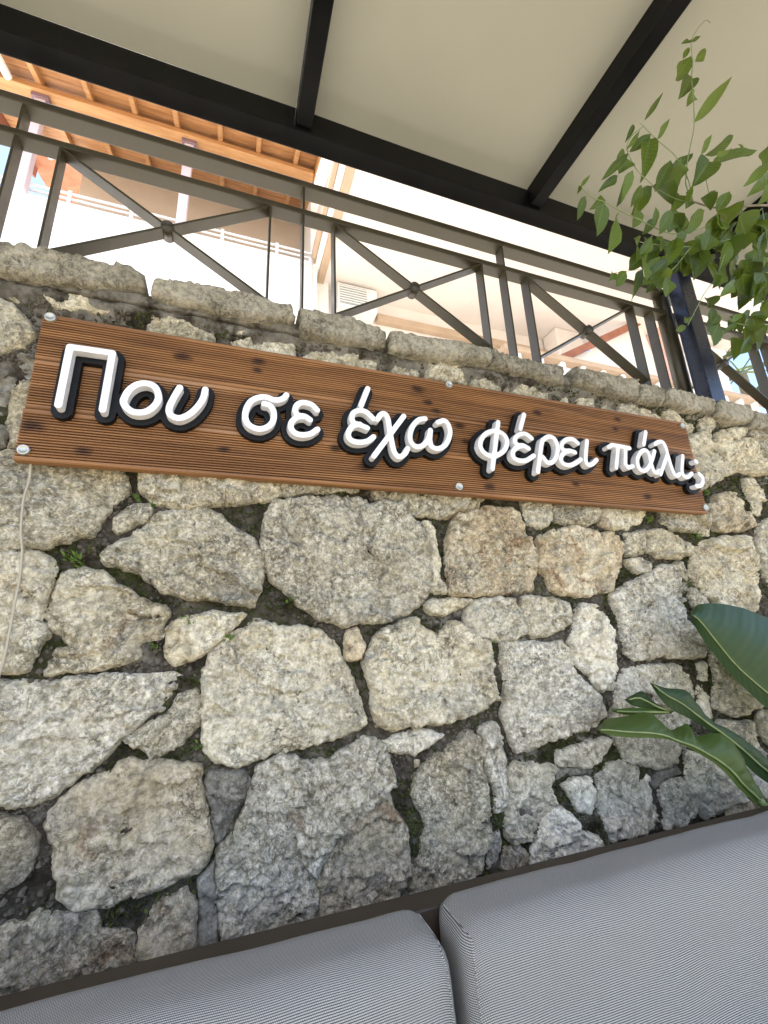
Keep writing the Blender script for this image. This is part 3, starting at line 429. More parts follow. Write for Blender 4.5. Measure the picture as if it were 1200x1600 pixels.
# ---------------------------------------------------------------- helpers: materials
class G:
    def __init__(s, name):
        s.m = bpy.data.materials.new(name); s.m.use_nodes = True; s.t = s.m.node_tree
        s.b = s.t.nodes['Principled BSDF']; s.out = s.t.nodes['Material Output']
    def n(s, typ, ins=None, **kw):
        nd = s.t.nodes.new(typ)
        for k, v in kw.items(): setattr(nd, k, v)
        for k, v in (ins or {}).items():
            if isinstance(v, bpy.types.NodeSocket): s.t.links.new(v, nd.inputs[k])
            else: nd.inputs[k].default_value = v
        return nd
    def pos(s, scale=(1, 1, 1), rnd=0.0, obj=False):
        if obj: p = s.n('ShaderNodeTexCoord').outputs['Object']
        else: p = s.n('ShaderNodeNewGeometry').outputs['Position']
        if rnd:
            r = s.n('ShaderNodeObjectInfo').outputs['Random']
            q = s.n('ShaderNodeMath', {0: r, 1: rnd}, operation='MULTIPLY').outputs[0]
            p = s.n('ShaderNodeVectorMath', {0: p, 1: q}, operation='ADD').outputs[0]
        return s.n('ShaderNodeVectorMath', {0: p, 1: scale}, operation='MULTIPLY').outputs[0]
    def noise(s, vec, scale, detail=4, rough=0.55, dist=0.0):
        return s.n('ShaderNodeTexNoise', {'Vector': vec, 'Scale': scale, 'Detail': detail, 'Roughness': rough, 'Distortion': dist}).outputs['Fac']
    def ramp(s, fac, lo, hi, a=0.0, b=1.0):
        return s.n('ShaderNodeMapRange', {0: fac, 1: lo, 2: hi, 3: a, 4: b}, interpolation_type='SMOOTHSTEP').outputs[0]
    def mix(s, f, a, b, mode='MIX'):
        nd = s.n('ShaderNodeMix', None, data_type='RGBA', blend_type=mode)
        for k, v in ((0, f), (6, a), (7, b)):
            if isinstance(v, bpy.types.NodeSocket): s.t.links.new(v, nd.inputs[k])
            else: nd.inputs[k].default_value = v if k == 0 else (*v[:3], 1)
        return nd.outputs[2]
    def math(s, op, a, b=0.0):
        return s.n('ShaderNodeMath', {0: a, 1: b}, operation=op).outputs[0]
    def bump(s, h, strength=0.4, dist=0.01, prev=None):
        d = {'Height': h, 'Strength': strength, 'Distance': dist}
        if prev is not None: d['Normal'] = prev
        return s.n('ShaderNodeBump', d).outputs[0]
    def done(s, colr=None, rough=0.8, normal=None, spec=0.3, metal=0.0):
        for k, v in (('Base Color', colr), ('Roughness', rough), ('Normal', normal), ('Specular IOR Level', spec), ('Metallic', metal)):
            if v is None: continue
            if isinstance(v, bpy.types.NodeSocket): s.t.links.new(v, s.b.inputs[k])
            else: s.b.inputs[k].default_value = (*v[:3], 1) if k == 'Base Color' else v
        return s.m

def stone_mat(name, c1, c2, stain, stain_amt, vein, seedscale=37.0, grain=1.0):
    g = G(name); p = g.pos(rnd=seedscale); w_ = g.pos()
    c = g.mix(g.ramp(g.noise(p, 6, 5, 0.6), 0.35, 0.65), c1, c2)
    s1 = g.ramp(g.noise(p, 8, 7, 0.66, 0.7), 0.60 - stain_amt, 0.74 - stain_amt)
    c = g.mix(g.math('MULTIPLY', s1, 0.8), c, stain)
    s2 = g.ramp(g.noise(p, 4.5, 6, 0.68, 0.5), 0.53, 0.66)
    c = g.mix(g.math('MULTIPLY', s2, 0.55), c, (0.33, 0.315, 0.28))
    # crystalline grain; small relief shadows and highlights painted in as flecks and pits
    rnd_ = g.n('ShaderNodeObjectInfo').outputs['Random']
    vary = g.math('ADD', g.math('FRACT', g.math('MULTIPLY', rnd_, 7.31)), g.math('SUBTRACT', g.noise(p, 5.5, 4, 0.6), 0.5))
    vary = g.ramp(vary, 0.1, 0.9, 0.40 * grain, 1.0 * grain)
    gr = g.noise(p, 46, 8, 0.78)
    fine = g.noise(p, 96, 5, 0.64, 0.9)
    lum = g.ramp(fine, 0.34, 0.66, 0.60, 1.30)
    cv_ = g.math('ABSOLUTE', g.math('SUBTRACT', g.noise(p, 27, 6, 0.66, 0.8), 0.5))
    crev_shade = g.ramp(cv_, 0.0, 0.030, 0.50, 1.05)  # dark wrinkle lines: shading of fine relief put into the colour
    crev_shade = g.math('ADD', g.math('MULTIPLY', g.math('SUBTRACT', crev_shade, 1.0), g.ramp(g.noise(p, 8, 4, 0.6), 0.36, 0.60)), 1.0)
    lum = g.math('ADD', g.math('MULTIPLY', g.math('SUBTRACT', lum, 1.0), g.math('MULTIPLY', vary, 0.95)), 1.0)
    lum2 = g.ramp(gr, 0.36, 0.60, 0.62, 1.22)
    lum = g.math('MULTIPLY', g.math('MULTIPLY', lum, lum2), crev_shade)
    lv = g.n('ShaderNodeCombineXYZ', {0: lum, 1: lum, 2: g.math('MULTIPLY', lum, g.ramp(fine, 0.36, 0.62, 0.86, 1.0))}).outputs[0]
    c = g.mix(1.0, c, lv, 'MULTIPLY')
    d = g.ramp(g.noise(p, 36, 7, 0.76, 0.5), 0.57, 0.64)
    d2 = g.ramp(g.noise(p, 5, 3, 0.5), 0.42, 0.60)
    c = g.mix(g.math('MULTIPLY', g.math('MULTIPLY', d, d2), 0.8), c, (0.06, 0.055, 0.045))
    # a few cracks
    wn_ = g.n('ShaderNodeTexNoise', {'Vector': p, 'Scale': 12.0, 'Detail': 6.0, 'Roughness': 0.65})
    wv = g.n('ShaderNodeVectorMath', {0: wn_.outputs['Color'], 1: (0.22, 0.22, 0.22)}, operation='MULTIPLY').outputs[0]
    vp = g.n('ShaderNodeVectorMath', {0: p, 1: wv}, operation='ADD').outputs[0]
    v = g.n('ShaderNodeTexVoronoi', {'Vector': vp, 'Scale': 4.6}, feature='DISTANCE_TO_EDGE').outputs['Distance']
    vmk = g.math('MULTIPLY', g.ramp(v, 0.0, 0.016, 1.0, 0.0), g.ramp(g.noise(p, 9, 4, 0.6), 0.52, 0.60))
    c = g.mix(g.math('MULTIPLY', vmk, 0.6), c, vein)
    # grey-green growth creeping over some stones
    m = g.ramp(g.noise(w_, 3.6, 6, 0.68), 0.58, 0.70)
    m2 = g.ramp(g.noise(w_, 36, 6, 0.75), 0.44, 0.58)
    c = g.mix(g.math('MULTIPLY', g.math('MULTIPLY', m, m2), 0.6), c, (0.12, 0.115, 0.075))
    h = g.math('SUBTRACT', g.math('ADD', g.math('MULTIPLY', gr, 0.7), g.math('MULTIPLY', fine, 0.5)), g.math('SUBTRACT', g.math('MULTIPLY', vmk, 0.5), g.math('MULTIPLY', crev_shade, 0.22)))
    h = g.math('MULTIPLY', h, vary)
    nb = g.bump(h, 1.0, 0.020)
    nb = g.bump(g.noise(p, 150, 5, 0.75), 0.7, 0.004, nb)
    return g.done(c, 0.86, nb, 0.22)
M = {}
M['c'] = stone_mat('limestone_cream', (0.56, 0.485, 0.345), (0.66, 0.605, 0.475), (0.34, 0.24, 0.15), 0.01, (0.15, 0.11, 0.07))
M['c2'] = stone_mat('limestone_pale', (0.58, 0.51, 0.37), (0.66, 0.605, 0.48), (0.38, 0.28, 0.19), -0.02, (0.15, 0.11, 0.07))
M['w'] = stone_mat('limestone_white', (0.66, 0.60, 0.48), (0.76, 0.71, 0.60), (0.46, 0.36, 0.24), -0.07, (0.18, 0.14, 0.09), 37.0, 0.75)
M['g'] = stone_mat('limestone_grey', (0.54, 0.485, 0.375), (0.63, 0.585, 0.475), (0.33, 0.24, 0.15), 0.00, (0.20, 0.11, 0.05))
M['t'] = stone_mat('limestone_tan', (0.56, 0.45, 0.30), (0.66, 0.585, 0.44), (0.38, 0.23, 0.12), 0.07, (0.20, 0.11, 0.06))
M['b'] = stone_mat('limestone_blue_grey', (0.52, 0.475, 0.375), (0.62, 0.58, 0.48), (0.36, 0.27, 0.18), 0.04, (0.14, 0.11, 0.08))
M['d'] = stone_mat('limestone_brown', (0.44, 0.375, 0.265), (0.54, 0.475, 0.365), (0.26, 0.17, 0.10), 0.06, (0.12, 0.09, 0.06))
M['m'] = stone_mat('cement_patch', (0.20, 0.185, 0.16), (0.27, 0.255, 0.22), (0.14, 0.125, 0.10), 0.02, (0.08, 0.07, 0.06), 37.0, 0.5)
M['k'] = stone_mat('coping_stone', (0.25, 0.228, 0.18), (0.35, 0.32, 0.26), (0.19, 0.165, 0.125), 0.04, (0.10, 0.09, 0.07), 37.0, 0.45)

g = G('mortar_soil'); p = g.pos()
a = g.ramp(g.noise(p, 16, 6, 0.7), 0.35, 0.65)
c = g.mix(a, (0.040, 0.033, 0.023), (0.135, 0.118, 0.090))
hz = g.n('ShaderNodeSeparateXYZ', {0: p}).outputs[2]
cem = g.math('ADD', g.noise(p, 4, 5, 0.65), g.ramp(hz, 2.06, 2.2, 0.0, 0.12))
c = g.mix(g.ramp(cem, 0.52, 0.64), c, g.mix(a, (0.16, 0.145, 0.115), (0.32, 0.295, 0.24)))
gm = g.math('MULTIPLY', g.ramp(g.noise(p, 3.6, 4, 0.6), 0.50, 0.62), g.ramp(g.noise(p, 40, 4, 0.7), 0.4, 0.6))
c = g.mix(gm, c, (0.055, 0.062, 0.022))
nb = g.bump(g.noise(p, 60, 8, 0.75), 1.0, 0.02)
M['mortar'] = g.done(c, 0.95, nb, 0.1)

g = G('soil_crumb'); p = g.pos()
c = g.mix(g.noise(p, 45, 3), (0.030, 0.025, 0.018), (0.16, 0.14, 0.11))
M['crumb'] = g.done(c, 0.95, None, 0.1)
g = G('moss_green'); p = g.pos()
c = g.mix(g.ramp(g.noise(p, 22, 3), 0.35, 0.65), (0.035, 0.042, 0.012), (0.085, 0.10, 0.03))
M['moss'] = g.done(c, 0.9, None, 0.1)
g = G('weed_leaf'); p = g.pos()
c = g.mix(g.noise(p, 60, 2), (0.10, 0.17, 0.03), (0.16, 0.25, 0.06))
M['weed'] = g.done(c, 0.55, None, 0.3)

# sign timber: reddish deck boards with grain along x, dark knots, weathered ends
g = G('deck_board'); p = g.pos(rnd=13.0); 
gr = g.n('ShaderNodeVectorMath', {0: p, 1: (1.6, 30, 42)}, operation='MULTIPLY').outputs[0]
g1 = g.noise(gr, 1.0, 6, 0.6, 0.5)
c = g.mix(g.ramp(g1, 0.3, 0.7), (0.135, 0.058, 0.018), (0.310, 0.150, 0.055))
g2 = g.noise(g.n('ShaderNodeVectorMath', {0: p, 1: (0.9, 8, 15)}, operation='MULTIPLY').outputs[0], 1.0, 3, 0.5)
c = g.mix(g.math('MULTIPLY', g.ramp(g2, 0.55, 0.72), 0.55), c, (0.40, 0.235, 0.13))
g3 = g.noise(g.n('ShaderNodeVectorMath', {0: p, 1: (1.1, 6, 11)}, operation='MULTIPLY').outputs[0], 1.3, 4, 0.6)
c = g.mix(g.math('MULTIPLY', g.ramp(g3, 0.56, 0.74), 0.6), c, (0.085, 0.035, 0.017))
wp_ = g.pos(); kn = None
for kx, kz, kr in KNOTS:
    dv_ = g.n('ShaderNodeVectorMath', {0: wp_, 1: (kx, 0.0, kz)}, operation='SUBTRACT').outputs[0]
    dv_ = g.n('ShaderNodeVectorMath', {0: dv_, 1: (0.75 / kr, 0.0, 1.25 / kr)}, operation='MULTIPLY').outputs[0]
    ln = g.n('ShaderNodeVectorMath', {0: dv_}, operation='LENGTH').outputs[1]
    kn = ln if kn is None else g.math('MINIMUM', kn, ln)
kn = g.math('ADD', kn, g.math('MULTIPLY', g.noise(p, 45, 4), 0.9))
c = g.mix(g.ramp(kn, 0.7, 1.9, 0.88, 0.0), c, (0.030, 0.011, 0.006))
nb = g.bump(g.noise(gr, 2.0, 5, 0.7), 0.25, 0.002)
M['deck'] = g.done(c, g.ramp(g1, 0.2, 0.8, 0.42, 0.62), nb, 0.35)

g = G('black_acrylic'); p = g.pos()
M['black'] = g.done((0.006, 0.0065, 0.007), g.ramp(g.noise(p, 14, 5), 0.3, 0.7, 0.45, 0.6), None, 0.2)
g = G('white_lacquer'); p = g.pos()
M['white'] = g.done(g.mix(g.ramp(g.noise(p, 18, 5, 0.65), 0.4, 0.7), (0.80, 0.80, 0.82), (0.66, 0.655, 0.64)), 0.42, None, 0.4)
g = G('zinc_cap'); p = g.pos(obj=True)
M['zinc'] = g.done(g.mix(g.noise(p, 90, 4), (0.36, 0.37, 0.34), (0.52, 0.53, 0.49)), 0.35, None, 0.5, 0.6)
g = G('cable_sheath'); p = g.pos()
M['cable'] = g.done(g.mix(g.noise(p, 40, 3), (0.34, 0.30, 0.23), (0.44, 0.40, 0.31)), 0.6, None, 0.3)

# metal of the canopy, rail and sofa
g = G('canopy_black_paint'); p = g.pos()
n1 = g.noise(p, 9, 6, 0.65)
nb = g.bump(g.noise(p, 120, 3), 0.05, 0.001)
c_ = g.mix(g.ramp(n1, 0.4, 0.7), (0.0028, 0.0030, 0.0032), (0.0048, 0.0050, 0.0052))
c_ = g.mix(g.ramp(g.noise(p, 55, 3, 0.8), 0.73, 0.77), c_, (0.08, 0.08, 0.07))
M['cblack'] = g.done(c_, g.ramp(n1, 0.3, 0.7, 0.34, 0.42), nb, 0.16)
g = G('post_gloss_sky_tint'); p = g.pos()
n1 = g.noise(p, 9, 6, 0.65)
M['cpost'] = g.done(g.mix(g.ramp(n1, 0.4, 0.7), (0.006, 0.009, 0.018), (0.009, 0.013, 0.026)), g.ramp(n1, 0.3, 0.7, 0.2, 0.3), None, 0.5)  # blue in the base colour stands in for sky reflected on the black paint
g = G('taupe_rail_paint'); p = g.pos()
n1 = g.noise(p, 12, 6, 0.65)
M['taupe'] = g.done(g.mix(g.ramp(n1, 0.35, 0.7), (0.030, 0.026, 0.014), (0.042, 0.036, 0.020)), g.ramp(n1, 0.3, 0.7, 0.32, 0.5), g.bump(g.noise(p, 150, 3), 0.06, 0.001), 0.45)
g = G('sofa_frame_brown'); p = g.pos()
M['sframe'] = g.done(g.mix(g.noise(p, 20, 5), (0.026, 0.019, 0.013), (0.036, 0.026, 0.018)), 0.48, None, 0.35)

# canopy lining: cream coated cloth that lets a little sun through
g = G('cream_canopy_lining'); p = g.pos()
c = g.mix(g.ramp(g.noise(p, 1.1, 4, 0.55), 0.3, 0.7), (0.375, 0.372, 0.318), (0.405, 0.402, 0.345))
c = g.mix(g.ramp(g.noise(p, 26, 4, 0.8), 0.74, 0.80), c, (0.42, 0.36, 0.27))
nb = g.bump(g.noise(p, 1.6, 2), 0.25, 0.06)
df = g.n('ShaderNodeBsdfDiffuse', {'Color': c, 'Normal': nb}); tr = g.n('ShaderNodeBsdfTranslucent', {'Color': c})
mx = g.n('ShaderNodeMixShader', {0: 0.17, 1: df.outputs[0], 2: tr.outputs[0]})
g.t.links.new(mx.outputs[0], g.out.inputs[0]); M['lining'] = g.m

# woven outdoor cloth: pale dashes on dark rows, in real millimetres
g = G('woven_grey_cloth'); uvn = g.n('ShaderNodeTexCoord').outputs['UV']
wob = g.noise(uvn, 30, 2); 
sep = g.n('ShaderNodeSeparateXYZ', {0: uvn}); u_, v_ = sep.outputs[0], sep.outputs[1]
PV, PU = 0.0031, 0.0028
row = g.math('DIVIDE', g.math('ADD', v_, g.math('MULTIPLY', wob, 0.0008)), PV)
fr = g.math('FRACT', row); ri = g.math('FLOOR', row)
off = g.math('MULTIPLY', g.math('MODULO', ri, 2.0), 0.5)
cu = g.math('FRACT', g.math('ADD', g.math('DIVIDE', u_, PU), off))
du = g.math('ABSOLUTE', g.math('SUBTRACT', cu, 0.5)); dv = g.math('ABSOLUTE', g.math('SUBTRACT', fr, 0.5))
dash = g.math('MULTIPLY', g.ramp(du, 0.34, 0.46, 1.0, 0.25), g.ramp(dv, 0.20, 0.38, 1.0, 0.0))
c = g.mix(dash, (0.028, 0.029, 0.026), (0.365, 0.367, 0.338))
c = g.mix(g.math('MULTIPLY', g.ramp(g.noise(uvn, 420, 3), 0.35, 0.7), 0.25), c, (0.22, 0.22, 0.22))
c = g.mix(g.math('MULTIPLY', g.ramp(g.noise(uvn, 7, 4), 0.45, 0.75), 0.18), c, (0.20, 0.19, 0.165))
nb = g.bump(dash, 0.5, 0.0012)
M['cloth'] = g.done(c, 0.9, nb, 0.15)

def plain(name, a, b, scale=6, rough=0.8, bumpsc=None, spec=0.3, stretch=(1, 1, 1), rnd=0.0):
    g = G(name); p = g.pos(stretch, rnd)
    nb = g.bump(g.noise(p, bumpsc, 5, 0.7), 0.25, 0.01) if bumpsc else None
    return g.done(g.mix(g.ramp(g.noise(p, scale, 5, 0.6), 0.3, 0.7), a, b), rough, nb, spec)
M['render_white'] = plain('white_render', (0.78, 0.76, 0.72), (0.82, 0.81, 0.78), 3, 0.85, 40)
M['render_cream'] = plain('cream_render', (0.74, 0.68, 0.64), (0.78, 0.72, 0.68), 2, 0.85, 40)
M['render_beige'] = plain('beige_render', (0.58, 0.50, 0.41), (0.62, 0.54, 0.45), 2, 0.85, 40)
M['trim_tan'] = plain('tan_trim', (0.42, 0.31, 0.22), (0.48, 0.36, 0.26), 4, 0.7)
M['lilac'] = plain('pale_lilac_paint', (0.60, 0.50, 0.54), (0.66, 0.56, 0.60), 5, 0.6)
M['purple'] = plain('purple_steel', (0.20, 0.13, 0.16), (0.26, 0.17, 0.20), 8, 0.5)
M['redwood'] = plain('red_brown_timber', (0.26, 0.10, 0.065), (0.34, 0.14, 0.09), 5, 0.6, 60, 0.3, (1, 1, 1))
M['pink'] = plain('pink_render', (0.62, 0.38, 0.34), (0.68, 0.44, 0.40), 4, 0.8, 40)
M['pipe_white'] = plain('white_pipe', (0.72, 0.71, 0.69), (0.78, 0.77, 0.75), 8, 0.5)
M['ac'] = plain('appliance_grey', (0.30, 0.32, 0.33), (0.36, 0.38, 0.39), 12, 0.5)
M['pine'] = plain('varnished_pine', (0.36, 0.165, 0.062), (0.54, 0.29, 0.125), 2.2, 0.5, 30, 0.4, (1.2, 9, 9), 11.0)
M['pine_beam'] = plain('varnished_pine_beam', (0.42, 0.21, 0.085), (0.55, 0.31, 0.14), 2.2, 0.5, 30, 0.4, (1.0, 9, 9), 11.0)
M['paving'] = plain('pale_paving', (0.20, 0.18, 0.14), (0.25, 0.225, 0.175), 1.5, 0.85, 20)
M['earth'] = plain('upper_ground', (0.36, 0.335, 0.29), (0.44, 0.41, 0.36), 1.5, 0.9, 20)
M['rooftile'] = plain('roof_tile', (0.40, 0.16, 0.09), (0.48, 0.22, 0.13), 6, 0.8)
M['bark'] = plain('grey_green_bark', (0.17, 0.145, 0.095), (0.25, 0.215, 0.145), 40, 0.8, 120)
M['greenstem'] = plain('green_stem', (0.13, 0.17, 0.06), (0.19, 0.23, 0.09), 30, 0.55)

def leaf_mat(name, a, b, vein, rough=0.38, trans=0.25, vs=1.0):
    g = G(name); tc = g.n('ShaderNodeTexCoord').outputs['UV']; p = g.pos(rnd=9.0)
    r_ = g.n('ShaderNodeObjectInfo').outputs['Random']
    c = g.mix(g.math('ADD', g.math('MULTIPLY', r_, 0.7), g.math('MULTIPLY', g.noise(p, 25, 3), 0.4)), a, b)
    sp = g.n('ShaderNodeSeparateXYZ', {0: tc}); au = g.math('ABSOLUTE', g.math('SUBTRACT', sp.outputs[0], 0.5))
    c = g.mix(g.ramp(au, 0.015, 0.05, 0.8, 0.0), c, vein)
    sv = g.math('SINE', g.math('MULTIPLY', g.math('SUBTRACT', sp.outputs[1], g.math('MULTIPLY', au, 0.35 * vs)), 75.0 * vs))
    c = g.mix(g.math('MULTIPLY', g.ramp(sv, 0.6, 1.0), 0.08), c, vein)
    nb = g.bump(sv, 0.18, 0.002)
    g.done(c, rough, nb, 0.22)
    tr = g.n('ShaderNodeBsdfTranslucent', {'Color': g.mix(0.5, c, (0.25, 0.34, 0.04))})
    mx = g.n('ShaderNodeMixShader', {0: trans, 1: g.b.outputs[0], 2: tr.outputs[0]})
    g.t.links.new(mx.outputs[0], g.out.inputs[0]); return g.m
M['vleaf'] = leaf_mat('vine_leaf', (0.016, 0.032, 0.004), (0.095, 0.140, 0.012), (0.11, 0.15, 0.03), 0.38, 0.30)
M['bleaf'] = leaf_mat('banana_leaf', (0.020, 0.045, 0.017), (0.026, 0.056, 0.020), (0.038, 0.070, 0.026), 0.45, 0.2, 0.9)
M['bpale'] = leaf_mat('banana_leaf_pale', (0.045, 0.078, 0.014), (0.055, 0.09, 0.017), (0.08, 0.115, 0.03), 0.45, 0.25, 0.9)
M['palm'] = leaf_mat('palm_leaf', (0.06, 0.10, 0.05), (0.09, 0.14, 0.06), (0.15, 0.20, 0.10))

# ---------------------------------------------------------------- ground
def sheet(name, x0, x1, y0, y1, z, mat):
    o = mk(name, [(x0, y0, z), (x1, y0, z), (x1, y1, z), (x0, y1, z)], [(0, 1, 2, 3)], mat); o['kind'] = 'structure'; return o
sheet('ground', -400, 400, -400, 400, 0.0, M['paving'])
up = box('upper_terrace', -40, 40, 0.46, 60, 0.02, 2.18, M['earth'], None, 0.0); up['kind'] = 'structure'

# ---------------------------------------------------------------- stone wall
wall = thing('stone_wall', 'rubble retaining wall of cream limestone with dark mossy joints behind the sofa', 'stone wall', (0.8, 0.25, 0))
def fbm(x, y, z, oct_=4):
    s = 0; a = 0.5; f = 1.0
    for _ in range(oct_):
        s += a * noise.noise(Vector((x * f, y * f, z * f))); a *= 0.5; f *= 2.03
    return s
def resample(poly, step):
    out = []
    n = len(poly)
    for i in range(n):
        a = Vector(poly[i]); b = Vector(poly[(i + 1) % n]); L = (b - a).length
        k = max(1, int(round(L / step)))
        for j in range(k): out.append(a.lerp(b, j / k))
    return out
def relax(pts, it):
    for _ in range(it):
        n = len(pts)
        pts = [pts[i] * 0.5 + (pts[i - 1] + pts[(i + 1) % n]) * 0.25 for i in range(n)]
    return pts
def area(poly):
    return abs(sum(poly[i - 1][0] * poly[i][1] - poly[i][0] * poly[i - 1][1] for i in range(len(poly)))) / 2
def make_stone(poly, ctr, mat, seed, face, back, step=0.007, rough=1.0, name='stone', parent=wall, edge=1.0):
    """a hewn stone: ragged outline, chipped and pitted face, sides running back into the wall"""
    rnd = random.Random(seed)
    size = math.sqrt(area(poly)); k_ = min(1.0, size / 0.12)
    if signed(poly) < 0: poly = poly[::-1]
    pts = resample(poly, step); N = len(pts); o2 = []
    for i in range(N):
        q = pts[i]; t = (pts[(i + 1) % N] - pts[i - 1]).normalized(); n_ = Vector((t.y, -t.x))
        o2.append(q + n_ * (fbm(q.x * 26, q.y * 26, seed * 3.1, 3) * 0.016 + fbm(q.x * 95, q.y * 95, seed, 2) * 0.006 + 0.0070) * k_)
    B = np.array([(q.x, q.y) for q in o2]); B2 = np.roll(B, -1, 0)
    lo, hi = B.min(0), B.max(0)
    rs_ = np.random.default_rng(seed)
    gx = np.arange(lo[0], hi[0], step); gz = np.arange(lo[1], hi[1], step)
    Q = np.stack(np.meshgrid(gx, gz), -1).reshape(-1, 2); Q = Q + rs_.uniform(-.3, .3, Q.shape) * step
    cr = np.zeros(len(Q), bool); dm = np.full(len(Q), 9.0); near = np.zeros(len(Q), int)
    for i in range(N):
        a, b = B[i], B2[i]
        if a[1] != b[1]:
            cr ^= ((a[1] > Q[:, 1]) != (b[1] > Q[:, 1])) & (Q[:, 0] < (b[0] - a[0]) * (Q[:, 1] - a[1]) / (b[1] - a[1]) + a[0])
        d_ = np.hypot(Q[:, 0] - a[0], Q[:, 1] - a[1]); dm = np.minimum(dm, d_)
    keep = cr & (dm > step * 0.75); Q = Q[keep]; dm = dm[keep]
    V2 = [Vector(p) for p in B] + [Vector(p) for p in Q]
    E2 = [(i, (i + 1) % N) for i in range(N)]
    from mathutils.geometry import delaunay_2d_cdt
    ov, oe, of, o1, o2_, o3 = delaunay_2d_cdt(V2, E2, [], 1, 1e-7)
    c = Vector(ctr)
    tx, tz = rnd.uniform(-.07, .07), rnd.uniform(-.10, .06)
    ph = rnd.uniform(0, 99); lay = rnd.uniform(-0.8, 0.8); cs, sn = math.cos(lay), math.sin(lay)
    amp = min(1.0, size / 0.15) * rough
    def hgt(x, z):
        u = (x * cs + z * sn); v = (-x * sn + z * cs)
        h = fbm(x * 4.5 + ph, z * 4.5, ph, 3) * 0.020
        for fu, fv, s1, s2 in ((6, 10, .42, .010), (20, 30, .55, .006), (66, 90, .70, .0032)):
            pu, pv = u * fu + ph, v * fv
            pu += 0.5 * noise.noise(Vector((u * fu * 1.7, v * fv * 1.7, ph))); pv += 0.5 * noise.noise(Vector((u * fu * 1.7, v * fv * 1.7, ph + 7)))
            cell = noise.voronoi(Vector((pu, pv, ph)))[1][0]
            k1 = noise.cell(cell * 3.7); k2 = noise.cell(cell * 5.3 + Vector((7, 1, 3))); k3 = noise.cell(cell * 2.9 + Vector((1, 9, 4)))
            h += (pu - cell.x) / fu * k1 * s1 * .5 + (pv - cell.y) / fv * k2 * s1 * .5 + k3 * s2 * .5
        h += fbm(u * 38 + ph, v * 52, 3.0, 3) * 0.006
        pit = noise.noise(Vector((u * 30 + ph, v * 38, 8.8)))
        h -= max(0.0, pit - 0.35) * 0.022
        return h * amp
    vs = []; dep = back - face if back - face < .1 else .06
    nB = len(B)
    for i, q in enumerate(ov):
        x, z = q.x, q.y
        if i < nB: d_ = 0.0
        else: d_ = float(np.min(np.hypot(B[:, 0] - x, B[:, 1] - z)))
        wdt = (0.0022 + 0.008 * max(0.0, fbm(x * 9, z * 9, seed + .5, 2) + .35)) * edge
        y = face + dep * 0.36 * math.exp(-d_ / wdt) + (tx * (x - c.x) + tz * (z - c.y)) * min(1, .12 / max(size, .05)) - hgt(x, z)
        vs.append((x, min(y, face + dep * 0.40), z))
    fs = [tuple(f) for f in of]
    cnt = {}
    for f in fs:
        for a, b in zip(f, f[1:] + f[:1]): cnt[(a, b)] = 1
    bk = {}
    for (a, b) in list(cnt):
        if (b, a) not in cnt:
            for k in (a, b):
                if k not in bk: bk[k] = len(vs); vs.append((vs[k][0], back, vs[k][2]))
            fs.append((b, a, bk[a], bk[b]))
    return mk(name, vs, fs, mat, parent, True)
def signed(poly):
    return sum(poly[i - 1][0] * poly[i][1] - poly[i][0] * poly[i - 1][1] for i in range(len(poly)))
for k, (kd, ctr, poly) in enumerate(STONES):
    A = area(poly)
    face = 0.044 if A > 0.02 else (0.050 if A > 0.004 else 0.058)
    if kd == 'm': face = 0.056
    if kd == 'd': face -= 0.004
    face += random.uniform(-0.004, 0.006)
    mm = M['c2'] if kd == 'c' and k % 3 == 1 else M[kd]
    make_stone(poly, ctr, mm, k + 1, face, 0.105, 0.0052 if A > 0.004 else 0.0042)

# stones past the edges of the photograph: an irregular grid of cells
def vor_cells(x0, x1, z0, z1, sx, sz, seed):
    rnd = random.Random(seed); P = []
    nx = int((x1 - x0) / sx) + 3; nz = int((z1 - z0) / sz) + 3
    for i in range(-1, nx):
        for j in range(-1, nz):
            P.append(Vector((x0 + (i + 0.5 * (j % 2) + rnd.uniform(.1, .9)) * sx, z0 + (j + rnd.uniform(.1, .9)) * sz)))
    out = []
    for p in P:
        if not (x0 < p.x < x1 and z0 < p.y < z1): continue
        poly = [p + Vector(d) for d in ((-.4, -.4), (.4, -.4), (.4, .4), (-.4, .4))]
        for q in P:
            if q is p or (q - p).length > .9: continue
            m = (p + q) / 2; n = (q - p).normalized(); m = m - n * 0.013; o = []
            for i in range(len(poly)):
                a, b = poly[i - 1], poly[i]; da, db = (a - m).dot(n), (b - m).dot(n)
                if da <= 0: o.append(a)
                if da * db < 0: o.append(a + (b - a) * (da / (da - db)))
            poly = o
            if len(poly) < 3: break
        if len(poly) >= 3: out.append(([tuple(v) for v in poly], (sum(v.x for v in poly) / len(poly), sum(v.y for v in poly) / len(poly))))
    return out
def inside(x, z, poly):
    c = False; j = len(poly) - 1
    for i in range(len(poly)):
        if (poly[i][1] > z) != (poly[j][1] > z) and x < (poly[j][0] - poly[i][0]) * (z - poly[i][1]) / (poly[j][1] - poly[i][1]) + poly[i][0]: c = not c
        j = i
    return c
fill = vor_cells(-2.0, 3.9, 0.0, 2.22, 0.27, 0.23, 5)
kk = 0
